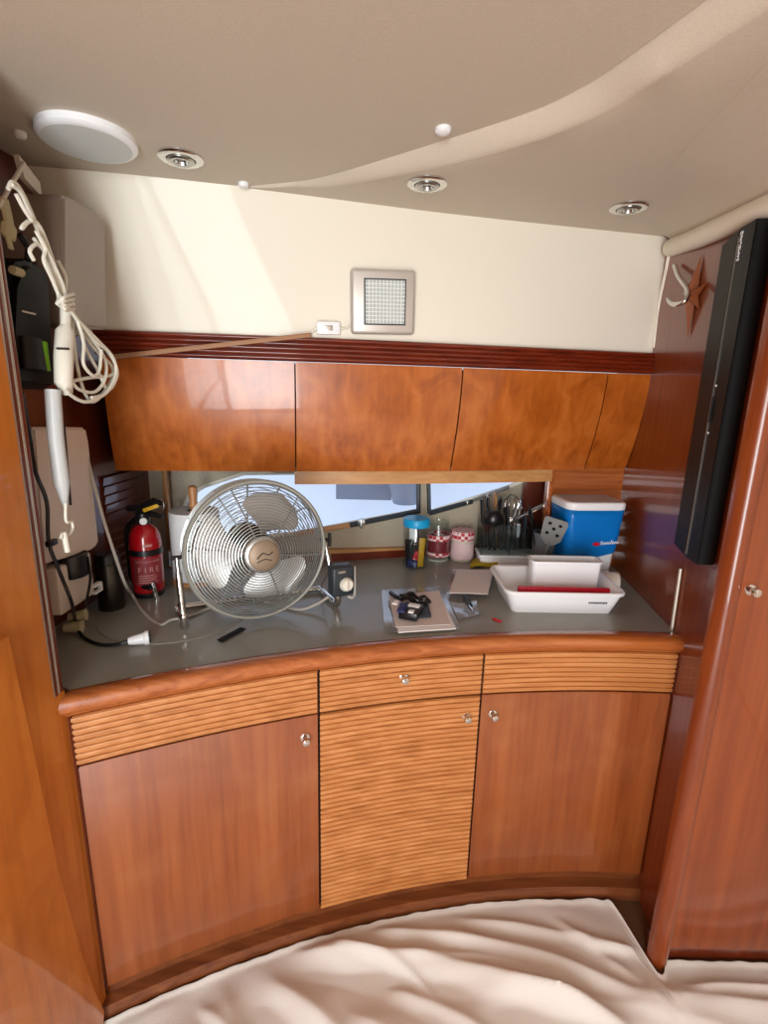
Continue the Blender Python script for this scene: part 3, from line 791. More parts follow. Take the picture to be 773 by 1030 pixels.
MB().tube([pl.lerp(fl_, .45)+bk*.004, fl_+bk*.15+V((0, 0, .004))], .004, 6).build('brace', 'chrome', t)
MB().tube([pr.lerp(fr_, .45)+bk*.004, fr_+bk*.15+V((0, 0, .004))], .004, 6).build('brace', 'chrome', t)
for p, s in ((pl, -1), (pr, 1)):
    q = p+sx*(.004*s); MB().tube([q-sx*.02*s, q+sx*.014*s], .006, 10).tube([q+V((0, 0, -.02))+sx*.012*s, q+V((0, 0, .02))+sx*.012*s], .0055, 8).build('tilt_knob', 'black', t)
cb = Yp(343, 583, fr_.y-.02)
Rf = Matrix((sx, -V((ax.x, ax.y, 0)).normalized(), V((0, 0, 1)))).transposed()
cbx = MB().box(cb, (.068, .045, .092), rot=Rf, bevel=.008, seg=3).build('control_box', 'darkgrey', t)
q = cb+V((ax.x, ax.y, 0)).normalized()*.0225+sx*.008-V((0, 0, .008))
MB().lathe([(.021, 0), (.021, .004), (.016, .013), (.006, .014)], q, 24, V((ax.x, ax.y, 0))).build('dial', 'cable', cbx)
MB().box(q+V((ax.x, ax.y, 0)).normalized()*.015, (.006, .004, .028), rot=Rf, bevel=.001).build('dial_grip', 'offwhite', cbx)
MB().box(cb+V((ax.x, ax.y, 0)).normalized()*.0225-sx*.006+V((0, 0, .031)), (.022, .002, .006), rot=Rf).build('maker_plate', 'steel', cbx, smooth=False)
e = [Yp(350, 600, cb.y), Yp(355, 601, cb.y), Yp(357, 595, cb.y+.01), Yp(357, 570, cb.y+.03)]
MB().tube(bez(e, 5), .0035, 7).build('cable_loop', 'gcable', t)
e = [Yp(331, 600, cb.y), Zp(318, 608, CT+.02), Zp(300, 613, CT+.006), Zp(270, 606, CT+.006), Zp(240, 600, CT+.006), fl_+bk*.1+V((.03, 0, -.004)), fl_+bk*.06+V((-.03, 0, -.002)),
     Zp(160, 628, CT+.005), Zp(143, 614, CT+.006), Zp(133, 598, CT+.02), Xp(125, 585, -.72), Xp(108, 535, -.74), Xp(98, 500, -.755), Xp(90, 470, -.765), Xp(84, 440, -.775)]
MB().tube(bez(e, 7), .0042, 7).build('power_cord', 'gcable', t)
# ------------------------------------------------------------------ paper towel roll on a wooden holder
tp = V((-.635, 1.615, CT)); zt_ = Yp(188, 518, tp.y-.07).z
t = thing('towel_holder', tp, 'turned wooden paper towel holder behind the left of the fan', 'holder')
MB().lathe([(.085, 0), (.085, .010), (.08, .014), (.02, .015)], tp, 32).build('base', 'woodpale', t)
MB().lathe([(.012, .014), (.012, zt_-CT+.01), (.017, zt_-CT+.014), (.012, zt_-CT+.03), (.015, zt_-CT+.06), (.014, zt_-CT+.078), (.006, zt_-CT+.084)], tp, 16).build('peg', 'woodpale', t)
o = MB().lathe([(.022, .016), (.078, .016), (.080, .02), (.080, zt_-CT-.004), (.078, zt_-CT), (.022, zt_-CT)], tp, 40, cap=False).build('paper_towel_roll', 'paper'); tag(o, 'white paper towel roll on the wooden holder', 'paper roll')
# ------------------------------------------------------------------ fire extinguisher
ep = V((-.738, 1.475, CT)); er = .047
ztp = Yp(142, 527, ep.y).z-CT
t = thing('fire_extinguisher', ep, 'red fire extinguisher with black valve in the dark left corner', 'extinguisher')
MB().lathe([(er*.9, 0), (er*.96, .006), (er*.96, .018), (er*.9, .02)], ep, 28).build('base_ring', 'black', t)
MB().lathe([(er*.8, .012), (er*.96, .02), (er, .03), (er, ztp-.055), (er*.94, ztp-.032), (er*.74, ztp-.012), (er*.45, ztp-.002), (er*.3, ztp+.006)], ep, 32).build('cylinder', 'red', t)
MB().lathe([(er*1.015, ztp*.60), (er*1.06, ztp*.605), (er*1.06, ztp*.68), (er*1.015, ztp*.685)], ep, 32).build('strap', 'black', t)
def cyl_patch(c, r_, a0, a1, z0, z1):
    return MB().grid(lambda u, v: V((c.x+r_*math.cos(mix(a0, a1, u)), c.y+r_*math.sin(mix(a0, a1, u)), c.z+mix(z0, z1, v))), 14, 1, V((0, .0004, 0)))
fa = math.atan2(-ep.y, -ep.x)
lb = cyl_patch(ep, er+.0008, fa-.95, fa+.95, ztp*.20, ztp*.58).build('label', 'redlabel', t)
def cyl_text(s, z, size, da, parent, c=ep, r_=er+.0016, mt='pinktext'):
    n = len(s); 
    for i, ch in enumerate(s):
        if ch == ' ': continue
        a = fa+(i-(n-1)/2)*size*.72/r_+da; rad = V((math.cos(a), math.sin(a), 0))
        text('letter', ch, size, c+rad*r_+V((0, 0, z)), (-rad.y, rad.x, 0), (0, 0, 1), mt, parent, .0003)
cyl_text('FIRE', ztp*.415, .024, .05, lb); cyl_text('EXTINGUISHER', ztp*.53, .0085, .05, lb)
b = MB()
for k in range(4):
    b.grid(lambda u, v, k=k: V((ep.x+(er+.0014)*math.cos(mix(fa-.6, fa+.55-.1*(k % 2), u)), ep.y+(er+.0014)*math.sin(mix(fa-.6, fa+.55-.1*(k % 2), u)), ep.z+ztp*(.24+.032*k)+.0024*v)), 10, 1)
b.build('fine_print', 'pinktext', lb)
cyl_patch(ep, er+.0008, fa-.15, fa+.38, ztp*.735, ztp*.765).build('sticker', 'pinktext', t)
vp = ep+V((0, 0, ztp)); fdir = V((math.cos(fa), math.sin(fa), 0)); sdir = V((-fdir.y, fdir.x, 0))
MB().lathe([(.018, 0), (.022, .01), (.022, .035), (.014, .045)], vp, 16).build('valve', 'black', t)
MB().lathe([(.011, .0), (.011, .006), (.009, .008)], vp+fdir*.02+V((0, 0, .014)), 20, fdir).build('gauge', 'wtext', t)
sd = V((.9, -.2, 0)).normalized()
MB().tube([vp+V((0, 0, .045))-sd*.05, vp+V((0, 0, .052)), vp+V((0, 0, .075))+sd*.045, vp+V((0, 0, .07))+sd*.075], [.010, .013, .011, .007], 8).build('lever', 'black', t)
MB().tube([vp+V((0, 0, .03))-sd*.02, vp+V((0, 0, .034))+sd*.04, vp+V((0, 0, .028))+sd*.07], [.011, .009, .006], 8).build('carry_handle', 'black', t)
MB().box(vp+V((0, 0, .055))+sd*.03+fdir*.012, (.05, .006, .012), rot=Matrix.Rotation(-.35, 3, 'Y'), bevel=.002).build('seal_tag', 'yellow', t)
MB().tube([vp+V((0, 0, .066))+sd*(.06+.017*math.cos(2*PI*k/14))+V((0, 0, .017*math.sin(2*PI*k/14))) for k in range(14)], .0022, 6, closed=True).build('pin_ring', 'steel', t)
na = ep+sd*.0+fdir*er
e = [vp-sd*.02+V((0, 0, .02)), vp-sd*.06-V((0, 0, .02)), ep-sd*.062+V((0, 0, ztp*.5)), ep-sd*.055+fdir*.03+V((0, 0, ztp*.22)), ep+fdir*(er+.012)+V((0, 0, ztp*.19)), Xp(153, 588, ep.x+.03)]
MB().tube(bez(e, 6), .008, 8).build('hose', 'black', t)
MB().tube([Xp(153, 586, ep.x+.035), Xp(159, 606, ep.x+.045)], [.006, .0085], 10).build('nozzle', 'chrome', t)
# canister beside it
cc = Zp(114, 616, CT); cc = V((cc.x-.018, cc.y+.03, CT)); zk = Yp(114, 556, cc.y).z-CT
t = thing('canister', cc, 'dark steel canister in the shadow left of the fire extinguisher', 'canister')
MB().lathe([(.034, 0), (.036, .004), (.036, zk*.8), (.034, zk*.82)], cc, 24).build('body', plain('gunmetal', '4a463f', .3, metal=.9), t)
MB().lathe([(.035, zk*.82), (.035, zk*.96), (.03, zk), (.01, zk)], cc, 24).build('cap', 'black', t)
# ------------------------------------------------------------------ appliances and cables on the left bulkhead
FX = -.765
def fx(px, py, X=FX): return Xp(px, py, X)
A = [fx(33, 430), fx(87, 430), fx(90, 445), fx(100, 545), fx(96, 552), fx(62, 563), fx(44, 568)]
b = MB(); b.prism([V((FX, p.y, p.z)) for p in A], (-.07, 0, 0))
bmesh.ops.recalc_face_normals(b.b, faces=b.b.faces); bmesh.ops.bevel(b.b, geom=list(b.b.edges), offset=.006, segments=3, affect='EDGES')
t = thing('water_heater', V((FX-.03, A[3].y-.1, A[5].z-.05)), 'beige wall-hung box appliance on the left bulkhead behind the work light', 'appliance')
b.build('casing', 'offwhite', t)
s0, s1 = fx(64, 425, FX+.001), fx(71, 508, FX+.001)
MB().tube([s0, s0.lerp(s1, .5), s1], .0035, 6).build('seam', 'darkgrey', t)
q0, q1 = fx(86, 560, -.755), fx(86, 579, -.755)
MB().lathe([(.038, 0), (.040, .005), (.040, q0.z-q1.z+.01)], V((-.79, q1.y, q1.z)), 24).build('knob', 'black', t)
a, c = fx(56, 573, -.775), fx(96, 597, -.775)
t = thing('junction_box', V((-.79, (a.y+c.y)/2, c.z)), 'small beige box low on the left bulkhead under the hung appliance', 'box')
MB().box((-.80, (a.y+c.y)/2, (a.z+c.z)/2), (.05, c.y-a.y, a.z-c.z), bevel=.006).build('casing', 'offwhite', t)
p = fx(97, 588, -.772); MB().box(p, (.012, .035, .006)).box(p+V((0, .016, -.009)), (.012, .004, .022)).box(p+V((0, 0, -.02)), (.012, .035, .004)).build('clip', 'white', t, smooth=False)
# grey-brown cover panel high on the bulkhead
X9 = -.705
A = [fx(63, 330, X9), fx(109, 332, X9), fx(108, 300, X9), fx(107, 232, X9), fx(104, 220, X9), fx(97, 212, X9), fx(80, 202, X9), fx(63, 195, X9)]
b = MB(); b.prism([V((X9, p.y, p.z)) for p in A], (-.15, 0, 0))
bmesh.ops.recalc_face_normals(b.b, faces=b.b.faces); bmesh.ops.bevel(b.b, geom=list(b.b.edges), offset=.008, segments=4, affect='EDGES')
o = b.build('wall_cover', 'acryl'); tag(o, 'smooth grey-brown plastic cover panel high on the left bulkhead behind the white cord', 'panel')
# rail with cords at the upper left
ra, rb = Xp(3, 200, -.70), Xp(24, 164, -.74)
t = thing('hanging_rail', Xp(24, 166, -.77), 'thin pale metal rail jutting from the left bulkhead near the ceiling', 'rail')
MB().tube([ra+(ra-rb)*.2, rb], .004, 8).build('rod', 'offwhite', t)
p = Xp(31, 178, -.775); MB().prism([p+V((0, -.03, .03)), p+V((0, .03, 0)), p+V((0, .03, -.028)), p+V((0, -.02, -.01))], (-.012, 0, 0)).build('bracket', 'offwhite', t, smooth=False)
e = [ra, ra+V((.004, 0, -.04)), Xp(8, 238, -.695), Xp(11, 250, -.69)]
o = MB().tube(bez(e, 5), [.012]*6+[.017]*5+[.007]*5, 8, flat=.5).build('strap', 'khaki'); tag(o, 'khaki webbing strap end hanging from the rail at the left edge', 'strap')
# handheld vacuum
VX = -.70
def vx(px, py, d=0): return Xp(px, py, VX+d)
t = thing('handheld_vacuum', vx(35, 392), 'black handheld vacuum cleaner with a lime green button hanging at the left', 'vacuum')
ol = [(14, 390), (10, 330), (12, 285), (18, 268), (28, 260), (40, 261), (48, 270), (53, 285), (55, 330), (60, 382), (58, 393)]
b = MB(); b.prism([V((VX, p.y, p.z)) for p in [vx(*q) for q in ol]], (-.075, 0, 0))
bmesh.ops.recalc_face_normals(b.b, faces=b.b.faces); bmesh.ops.bevel(b.b, geom=list(b.b.edges), offset=.014, segments=4, affect='EDGES')
b.build('body', 'vacblack', t)
q = vx(33, 365, .001); MB().tube([vx(30, 340, .002), vx(34, 372, .004)], [.026, .03], 16, flat=.6).build('dust_cup', 'satin', t)
MB().tube(bez([vx(44.5, 344, .003), vx(46, 358, .004), vx(48, 373, .003)], 4), .0085, 10, flat=.5).build('release_button', 'green', t)
a, c = vx(22, 312, .001), vx(36, 317, .001); MB().box((VX+.001, (a.y+c.y)/2, (a.z+c.z)/2), (.002, c.y-a.y, abs(a.z-c.z)), bevel=.0008).build('badge', 'offwhite', t)
p = vx(17, 273, .002); MB().tube([p-V((0, .012, 0)), p+V((0, .012, 0))], .008, 8).build('clip', 'khaki', t)
MB().tube([vx(28, 262), vx(29, 250), vx(24, 242), vx(20, 236)], .006, 8).build('hanging_loop', 'black', t)
# white lead light: cable bundle, coupling, tube, hook
LX_ = -.66
def lv(px, py, d=0): return Xp(px, py, LX_+d)
t = thing('work_light', lv(60, 545), 'white tubular work light with a hook, hanging from its coiled cord at the left', 'work light')
MB().tube([lv(66, 310), lv(66, 328), lv(65, 334), lv(64, 360), lv(64, 385), lv(68, 396)], [.010, .010, .017, .018, .017, .010], 14).build('handle', 'cable', t)
MB().tube([lv(57.5, 350.5, .019), lv(69, 350.8, .019)], .0025, 6).build('handle_band', 'darkgrey', t)
MB().tube([lv(53, 392, -.01), lv(56, 440, -.01), lv(62, 486, -.01), lv(64, 498, -.01), lv(66, 510, -.01)], [.0145, .015, .015, .010, .004], 14).build('tube', 'tube', t)
e = [lv(66, 506), lv(66.5, 524), lv(72, 525), lv(73, 532), lv(69, 538), lv(63, 537), lv(61, 542)]
MB().tube(bez(e, 5), .003, 8).build('hook', 'cable', t)
MB().tube([lv(64, 535), lv(68, 555)], .0055, 8).build('hook_sleeve', 'cable', t)
def cord(pts, n=6, r_=.0038): return MB().tube(bez(pts, n), r_, 7)
cab = MB()
loops = [
 [(8, 190), (12, 183), (20, 190), (32, 215), (50, 262), (62, 290), (74, 306)],
 [(30, 222), (24, 226), (22, 230), (30, 222), (40, 228), (52, 258), (60, 285), (66, 308)],
 [(16, 195), (24, 210), (32, 222)],
 [(34, 240), (45, 255), (56, 285), (60, 305)],
 [(36, 232), (52, 262), (64, 290), (64, 308)],
 [(58, 262), (66, 280), (64, 300), (60, 308)],
 [(34, 262), (30, 252), (38, 246), (48, 258), (58, 284), (66, 304)],
 [(66, 306), (78, 322), (95, 342), (110, 355), (118, 375), (110, 392), (96, 402), (84, 404), (72, 398), (66, 392)],
 [(70, 312), (80, 330), (96, 352), (112, 368), (112, 382), (98, 402), (86, 404)],
 [(74, 316), (90, 338), (105, 360), (106, 380), (96, 394), (80, 392), (72, 384)],
 [(72, 314), (74, 340), (78, 370), (84, 392), (90, 404)],
 [(76, 318), (86, 350), (98, 372), (106, 390)],
 [(78, 322), (84, 345), (84, 366), (94, 378), (100, 372), (102, 352)],
 [(12, 186), (22, 196), (38, 232), (54, 268), (68, 300)],
 [(40, 238), (46, 250), (44, 262), (52, 280), (62, 304)],
 [(72, 312), (86, 334), (104, 350), (116, 368), (114, 388), (100, 398), (90, 404), (78, 402), (70, 396)],
 [(70, 384), (90, 380), (110, 378), (118, 372)],
 [(76, 320), (98, 342), (114, 360), (116, 378), (106, 396), (92, 400)],
]
for k, l in enumerate(loops):
    cab.tube(bez([lv(x, y, .004*((k*7) % 5-2)+.006) for x, y in l], 6), .0036, 7)
for k in range(4):   # the wraps that tie the bundle
    cab.tube(bez([lv(57+k, 306-3*k, .012), lv(65, 299+4*k, .028), lv(74, 296+5*k, .012)], 5), .0036, 7)
cab.build('cord', 'cable', t)
# black leads and the plug on the worktop
BX = -.745
e = [Xp(22, 395, -.72), Xp(30, 440, BX), Xp(36, 475, BX), Xp(47, 505, BX), Xp(49, 545, BX), Xp(58, 570, BX), Xp(66, 590, BX), Xp(72, 606, BX), Zp(76, 624, CT+.03)]
o = MB().tube(bez(e, 6), .0042, 7).build('black_lead', 'black'); tag(o, 'thin black lead running down the left edge over the beige box appliance', 'cable')
p = Xp(52, 546, BX); o = MB().box(p, (.012, .03, .014), bevel=.003).build('cable_clip', 'black'); tag(o, 'small black clip holding the lead against the beige appliance', 'clip')
o = MB().tube(bez([Xp(88, 560, -.75), Xp(91, 580, -.748), Xp(88, 600, -.748), Zp(84, 618, CT+.004)], 5), .0035, 7).build('black_lead', 'black'); tag(o, 'short black lead hanging below the beige appliance', 'cable')
pz = Zp(129, 645, CT+.014); pe = Zp(150, 641, CT+.016)
t = thing('power_plug', pz, 'white plug on a black lead lying on the worktop at the left', 'plug')
MB().tube([pz, pz.lerp(pe, .3), pz.lerp(pe, .75), pz.lerp(pe, .8), pe], [.009, .012, .015, .018, .018], 14).build('body', 'white', t)
MB().tube([pe, pe+(pe-pz).normalized()*.003], .014, 14).build('face', 'darkgrey', t)
e = [Zp(77, 630, CT+.02), Zp(84, 641, CT+.006), Zp(100, 648, CT+.005), Zp(118, 648, CT+.008), pz]
MB().tube(bez(e, 6), .0045, 7).build('lead', 'black', t)
p = Zp(78, 628, CT+.02)
t = thing('cord_coupling', p, 'cream cord couplings bundled on the worktop in the left corner', 'plug')
MB().tube([p+V((-.02, 0, .02)), p+V((.02, .01, .025))], [.012, .016], 10).build('socket', 'khaki', t)
MB().tube([p+V((-.022, -.02, .0)), p+V((.02, -.012, .0))], [.012, .017], 10).build('socket', 'khaki', t)
# ------------------------------------------------------------------ jars
jp = Zp(418, 571, CT); jr = .048; jp.y += .02
zl0 = Yp(418, 526, jp.y).z-CT; zl1 = zl0+.014
t = thing('storage_jar', jp, 'tall clear jar with a turquoise lid, filled with packets', 'jar')
MB().lathe([(jr*.9, 0), (jr, .006), (jr, zl0*.86), (jr*.92, zl0*.97), (jr*.92, zl0+.004)], jp, 32, cap=False).lathe([(jr*.9, .0), (.001, .002)], jp, 32, cap=False).build('glass', 'jar', t)
MB().lathe([(jr*1.04, zl0-.010), (jr*1.06, zl0-.007), (jr*1.06, zl1), (jr*.98, zl1+.006), (.006, zl1+.006)], jp, 32).build('lid', 'lidblue', t)
def packet(c, w, h, d, az, lean, mat, label, name='packet'):
    R = Matrix.Rotation(az, 3, 'Z') @ Matrix.Rotation(lean, 3, 'Y')
    b = MB()
    def f(u, v):
        e = (1-(2*u-1)**4)*(1-(2*v-1)**6); q = V(((u-.5)*w, -d*.5*e-.0005, (v-.5)*h)); return V(c)+R@q
    def g(u, v):
        e = (1-(2*u-1)**4)*(1-(2*v-1)**6); return R@V((0, d*e+.001, 0))
    b.grid(f, 8, 10, g); o = b.build(name, mat, ang=60)
    tag(o, label, 'packet', 'packets in the jar'); return o
packet(jp+V((.020, -.030, .064)), .024, .112, .010, .15, .05, 'yellow', 'yellow packet standing at the right front inside the turquoise-lidded jar')
packet(jp+V((-.024, -.018, .060)), .034, .10, .012, -.35, -.06, 'black', 'black packet at the left inside the turquoise-lidded jar')
packet(jp+V((-.004, .008, .085)), .042, .12, .012, .1, .03, 'darkgrey', 'dark grey packet at the back inside the turquoise-lidded jar')
packet(jp+V((-.014, -.034, .020)), .04, .03, .012, -.2, .15, 'navy', 'blue sachet at the bottom of the turquoise-lidded jar')
packet(jp+V((.002, -.028, .050)), .022, .036, .008, .1, .35, 'redplas', 'red sachet in the middle of the turquoise-lidded jar')
packet(jp+V((-.012, -.006, .125)), .03, .05, .008, -.1, .0, 'sheetw', 'white sachet near the top of the turquoise-lidded jar')
j2 = Zp(443, 560, CT+.03); j2 = V((j2.x*.985, yhull(j2.x)-.085, CT)); r2 = .047
zz = Yp(443, 525, j2.y).z-CT
t = thing('glass_jar', j2, 'clear glass jar with a red gingham band, right of the turquoise-lidded jar', 'jar')
MB().lathe([(r2*.92, 0), (r2, .006), (r2, zz*.78), (r2*.8, zz*.9), (r2*.84, zz), (r2*.84, zz+.004)], j2, 32, cap=False).build('glass', 'jar', t)
MB().lathe([(r2*1.01, zz*.56), (r2*1.01, zz*.70)], j2, 32, cap=False).build('band', 'gingham', t)
MB().lathe([(r2*1.01, zz*.14), (r2*1.01, zz*.24)], j2, 32, cap=False).build('band', 'gingham', t)
MB().lathe([(r2*.97, zz*.24), (r2*.97, zz*.56)], j2, 32, cap=False).build('label', 'redlabel', t)
MB().lathe([(r2*.9, .001), (r2*.9, .008), (.003, .008)], j2, 24).build('base', 'cable', t)
j3 = Zp(465, 559, CT); j3 = V((j3.x, yhull(j3.x)-.10, CT)); r3 = .046
j3.x = Yp(465, 550, j3.y).x
zz = Yp(465, 533, j3.y).z-CT
t = thing('jam_jar', j3, 'small jar with a red striped lid and pink label beside the gingham jar', 'jar')
MB().lathe([(r3*.9, 0), (r3, .006), (r3, zz*.68), (r3*.94, zz*.72), (.004, zz*.72)], j3, 28).build('body', 'offwhite', t)
MB().lathe([(r3*1.01, zz*.1), (r3*1.01, zz*.6)], j3, 28, cap=False).build('label', 'stripe', t)
MB().lathe([(r3*1.03, zz*.72), (r3*1.04, zz*.92), (r3*.96, zz), (.004, zz)], j3, 28).build('lid', 'gingham', t)
# ------------------------------------------------------------------ cutlery caddy and utensils
cq = V((.52, 1.885, CT)); 
a = Yp(483, 557, 1.84); c = Yp(541, 562, 1.84)
cw = c.x-a.x; cx0 = (a.x+c.x)/2
ck = thing('cutlery_caddy', (cx0, 1.88, CT), 'clear cutlery caddy with a white base full of black and steel utensils', 'caddy')
zb = max(CT+.01, a.z-.012)
MB().box((cx0, 1.88, (CT+zb)/2), (cw, .10, zb-CT), bevel=.006).box((cx0, 1.88, zb+.004), (cw+.012, .112, .012), bevel=.005).build('base', 'white', ck)
hz = .13
b = MB()
for (x, y, sx_, sy_) in ((cx0, 1.832, cw, .004), (cx0, 1.928, cw, .004), (cx0-cw/2+.002, 1.88, .004, .10), (cx0+cw/2-.002, 1.88, .004, .10), (cx0, 1.88, .004, .10)):
    b.box((x, y, zb+hz/2), (sx_, sy_, hz))
b.build('walls', 'clear', ck, smooth=False)
def utensil(name, kind, bpx, tip, mats, label, cat, group='utensils in the caddy', k_=1.0):
    """bpx: foot point, tip: head point"""
    p0, p1 = V(bpx), V(tip); d = (p1-p0); L = d.length; d.normalize()
    vw = (CAM-p1).normalized(); sd_ = d.cross(vw).normalized(); nn = sd_.cross(d).normalized()
    t = thing(name, p0, label, cat, group); hm, em = mats
    def at(l, s=0, k=0): return p0+d*l+sd_*s+nn*k
    if kind == 'ladle':
        MB().tube([at(0), at(L*.5), at(L*.8)], [.006, .005, .005], 8).build('handle', hm, t)
        MB().ball(at(L*.9), .036, (1, .75, 1)).build('bowl', em, t)
    elif kind == 'spoon':
        MB().tube([at(0), at(L*.45), at(L*.74)], [.006, .0045, .004], 8, flat=.6).build('handle', hm, t)
        prof = [(L*.70, .004), (L*.76, .016), (L*.84, .024), (L*.92, .021), (L*.98, .010), (L, .002)]
        MB().tube([at(l) for l, _ in prof], [r_*k_ for _, r_ in prof], 10, flat=.3).build('bowl', em, t)
    elif kind == 'fork':
        MB().tube([at(0), at(L*.5), at(L*.72)], [.006, .004, .004], 8, flat=.5).build('handle', hm, t)
        b = MB(); b.tube([at(L*.70), at(L*.76), at(L*.82)], [.004, .011, .012], 8, flat=.3)
        for k in (-1.5, -.5, .5, 1.5): b.tube([at(L*.80, k*.006), at(L, k*.0065, .004)], .0018, 5)
        b.build('tines', em, t)
    elif kind == 'knife':
        MB().tube([at(0), at(L*.1), at(L*.5)], [.005, .011, .009], 8, flat=.5).build('blade', em, t)
        MB().tube([at(L*.48), at(L*.7), at(L)], [.010, .013, .012], 10, flat=.6).build('handle', hm, t)
    elif kind == 'whisk':
        MB().tube([at(0), at(L*.45)], .007, 10).build('handle', hm, t)
        b = MB()
        for k in range(5):
            a = k*PI/5; e1 = sd_*math.cos(a)+nn*math.sin(a)
            b.tube(bez([at(L*.45), at(L*.65)+e1*.020, at(L*.85)+e1*.030, at(L), at(L*.85)-e1*.030, at(L*.65)-e1*.020, at(L*.45)], 5), .0015, 5)
        b.build('wires', em, t)
    elif kind == 'turner':
        MB().tube([at(0), at(L*.55)], .0055, 8).build('handle', hm, t)
        b = MB(); pts = [at(L*.5, -.012), at(L*.62, -.036), at(L*.96, -.042), at(L, -.036), at(L, .036), at(L*.96, .042), at(L*.62, .036), at(L*.5, .012)]
        b.prism(pts, nn*.003); bl = b.build('blade', em, t)
        b = MB()
        for (l, s_) in ((.72, -.018), (.72, .018), (.82, 0), (.9, -.018), (.9, .018)):
            b.lathe([(.0065, 0), (.0065, .0012), (.002, .0012)], at(L*l, s_, .003), 12, nn)
            b.lathe([(.0065, 0), (.0065, -.0012), (.002, -.0012)], at(L*l, s_, 0), 12, nn)
        b.build('slots', 'hole', bl)
    elif kind == 'tongs':
        b = MB()
        for s_ in (-1, 1): b.tube(bez([at(0, s_*.012), at(L*.5, s_*.016), at(L*.9, s_*.008), at(L, 0)], 5), .005, 8, flat=.5)
        b.build('arms', em, t)
    return t
def cy(px, py, Y): return Yp(px, py, Y)
ut = [
 ('ladle', 'ladle', (498, 553, 1.86), (497, 519, 1.85), ('black', 'black'), 'black nylon ladle facing out of the left of the cutlery caddy', 'ladle'),
 ('wooden_spoon', 'spoon', (499, 551, 1.88), (498, 494, 1.91), ('woodpale', 'woodpale'), 'small wooden spoon upright behind the black ladle', 'spoon'),
 ('steak_knife', 'knife', (487, 553, 1.87), (485, 502, 1.89), ('black', 'steel'), 'dark handled knife at the left end of the cutlery caddy', 'knife'),
 ('steak_knife', 'knife', (491, 553, 1.89), (491, 500, 1.91), ('black', 'steel'), 'dark handled knife second from the left in the caddy', 'knife'),
 ('serving_fork', 'fork', (505, 553, 1.88), (508, 502, 1.90), ('black', 'black'), 'black fork standing right of the wooden spoon', 'fork'),
 ('whisk', 'whisk', (511, 553, 1.88), (516, 497, 1.90), ('steel', 'chrome'), 'steel wire whisk, tallest in the cutlery caddy', 'whisk'),
 ('table_spoon', 'spoon', (517, 553, 1.89), (524, 503, 1.91), ('chrome', 'chrome'), 'steel spoon standing right of the whisk', 'spoon'),
 ('tongs', 'tongs', (500, 552, 1.84), (506, 528, 1.85), ('chrome', 'chrome'), 'bright steel tongs at the front of the cutlery caddy', 'tongs'),
 ('table_fork', 'fork', (508, 552, 1.85), (513, 520, 1.87), ('chrome', 'chrome'), 'steel fork leaning at the front of the cutlery caddy', 'fork'),
 ('paring_knife', 'knife', (520, 552, 1.85), (522, 527, 1.85), ('white', 'steel'), 'white handled knife at the front right of the caddy', 'knife'),
 ('serving_spoon', 'spoon', (493, 553, 1.86), (490, 510, 1.86), ('black', 'black'), 'black serving spoon left of the ladle in the caddy', 'spoon'),
 ('slotted_spoon', 'spoon', (497, 553, 1.895), (504, 499, 1.905), ('black', 'black'), 'tall black slotted spoon behind the wooden spoon', 'spoon'),
 ('peeler', 'knife', (503, 552, 1.87), (502, 514, 1.875), ('black', 'steel'), 'black handled peeler between ladle and whisk', 'peeler'),
 ('carving_knife', 'knife', (512, 553, 1.85), (510, 510, 1.855), ('black', 'steel'), 'black handled carving knife in front of the whisk', 'knife'),
 ('can_opener', 'tongs', (523, 553, 1.87), (526, 510, 1.88), ('steel', 'steel'), 'steel can opener standing right of the whisk', 'opener'),
 ('butter_knife', 'knife', (515, 552, 1.845), (517, 524, 1.85), ('chrome', 'chrome'), 'all-steel butter knife at the front of the caddy', 'knife'),
 ('table_knife', 'knife', (527, 552, 1.86), (529, 516, 1.88), ('darkgrey', 'steel'), 'grey handled knife at the right end of the caddy', 'knife'),
]
for n_, kd, b0, t0, ms, lb_, ct in ut: 
    q0 = cy(*b0); q0.z = max(q0.z, zb+.014); utensil(n_, kd, q0, cy(*t0), ms, lb_, ct)
# grey cup right of it
g0 = Yp(546, 560, 1.80); gc = V((g0.x, 1.80, CT)); gz = Yp(546, 535, 1.80).z-CT
t = thing('utensil_cup', gc, 'grey plastic utensil cup between the caddy and the blue sleeved bin', 'cup')
MB().lathe([(.036, 0), (.038, .004), (.044, gz), (.041, gz), (.035, .006), (.003, .006)], gc, 28, cap=False).build('body', 'cust', t)
utensil('slotted_turner', 'turner', gc+V((-.012, -.020, .012)), Yp(561, 522, 1.685), ('slot', 'slot'), 'grey slotted turner with square holes leaning in the grey cup', 'turner', group='utensils in the grey cup')
utensil('wooden_spoon', 'spoon', gc+V((-.012, .01, .02)), Yp(551, 504, 1.785), ('woodpale', M['edge']), 'orange-brown wooden spoon leaning in the grey cup', 'spoon', group='utensils in the grey cup', k_=1.5)
utensil('spatula', 'spoon', gc+V((-.018, -.005, .02)), Yp(533, 509, 1.775), ('black', 'black'), 'black spatula leaning left out of the grey cup', 'spatula', group='utensils in the grey cup')
utensil('steel_skewer', 'knife', Yp(512, 527, 1.815), Yp(551, 506, 1.80), ('chrome', 'chrome'), 'bright steel utensil lying across the tops of the cutlery', 'utensil')
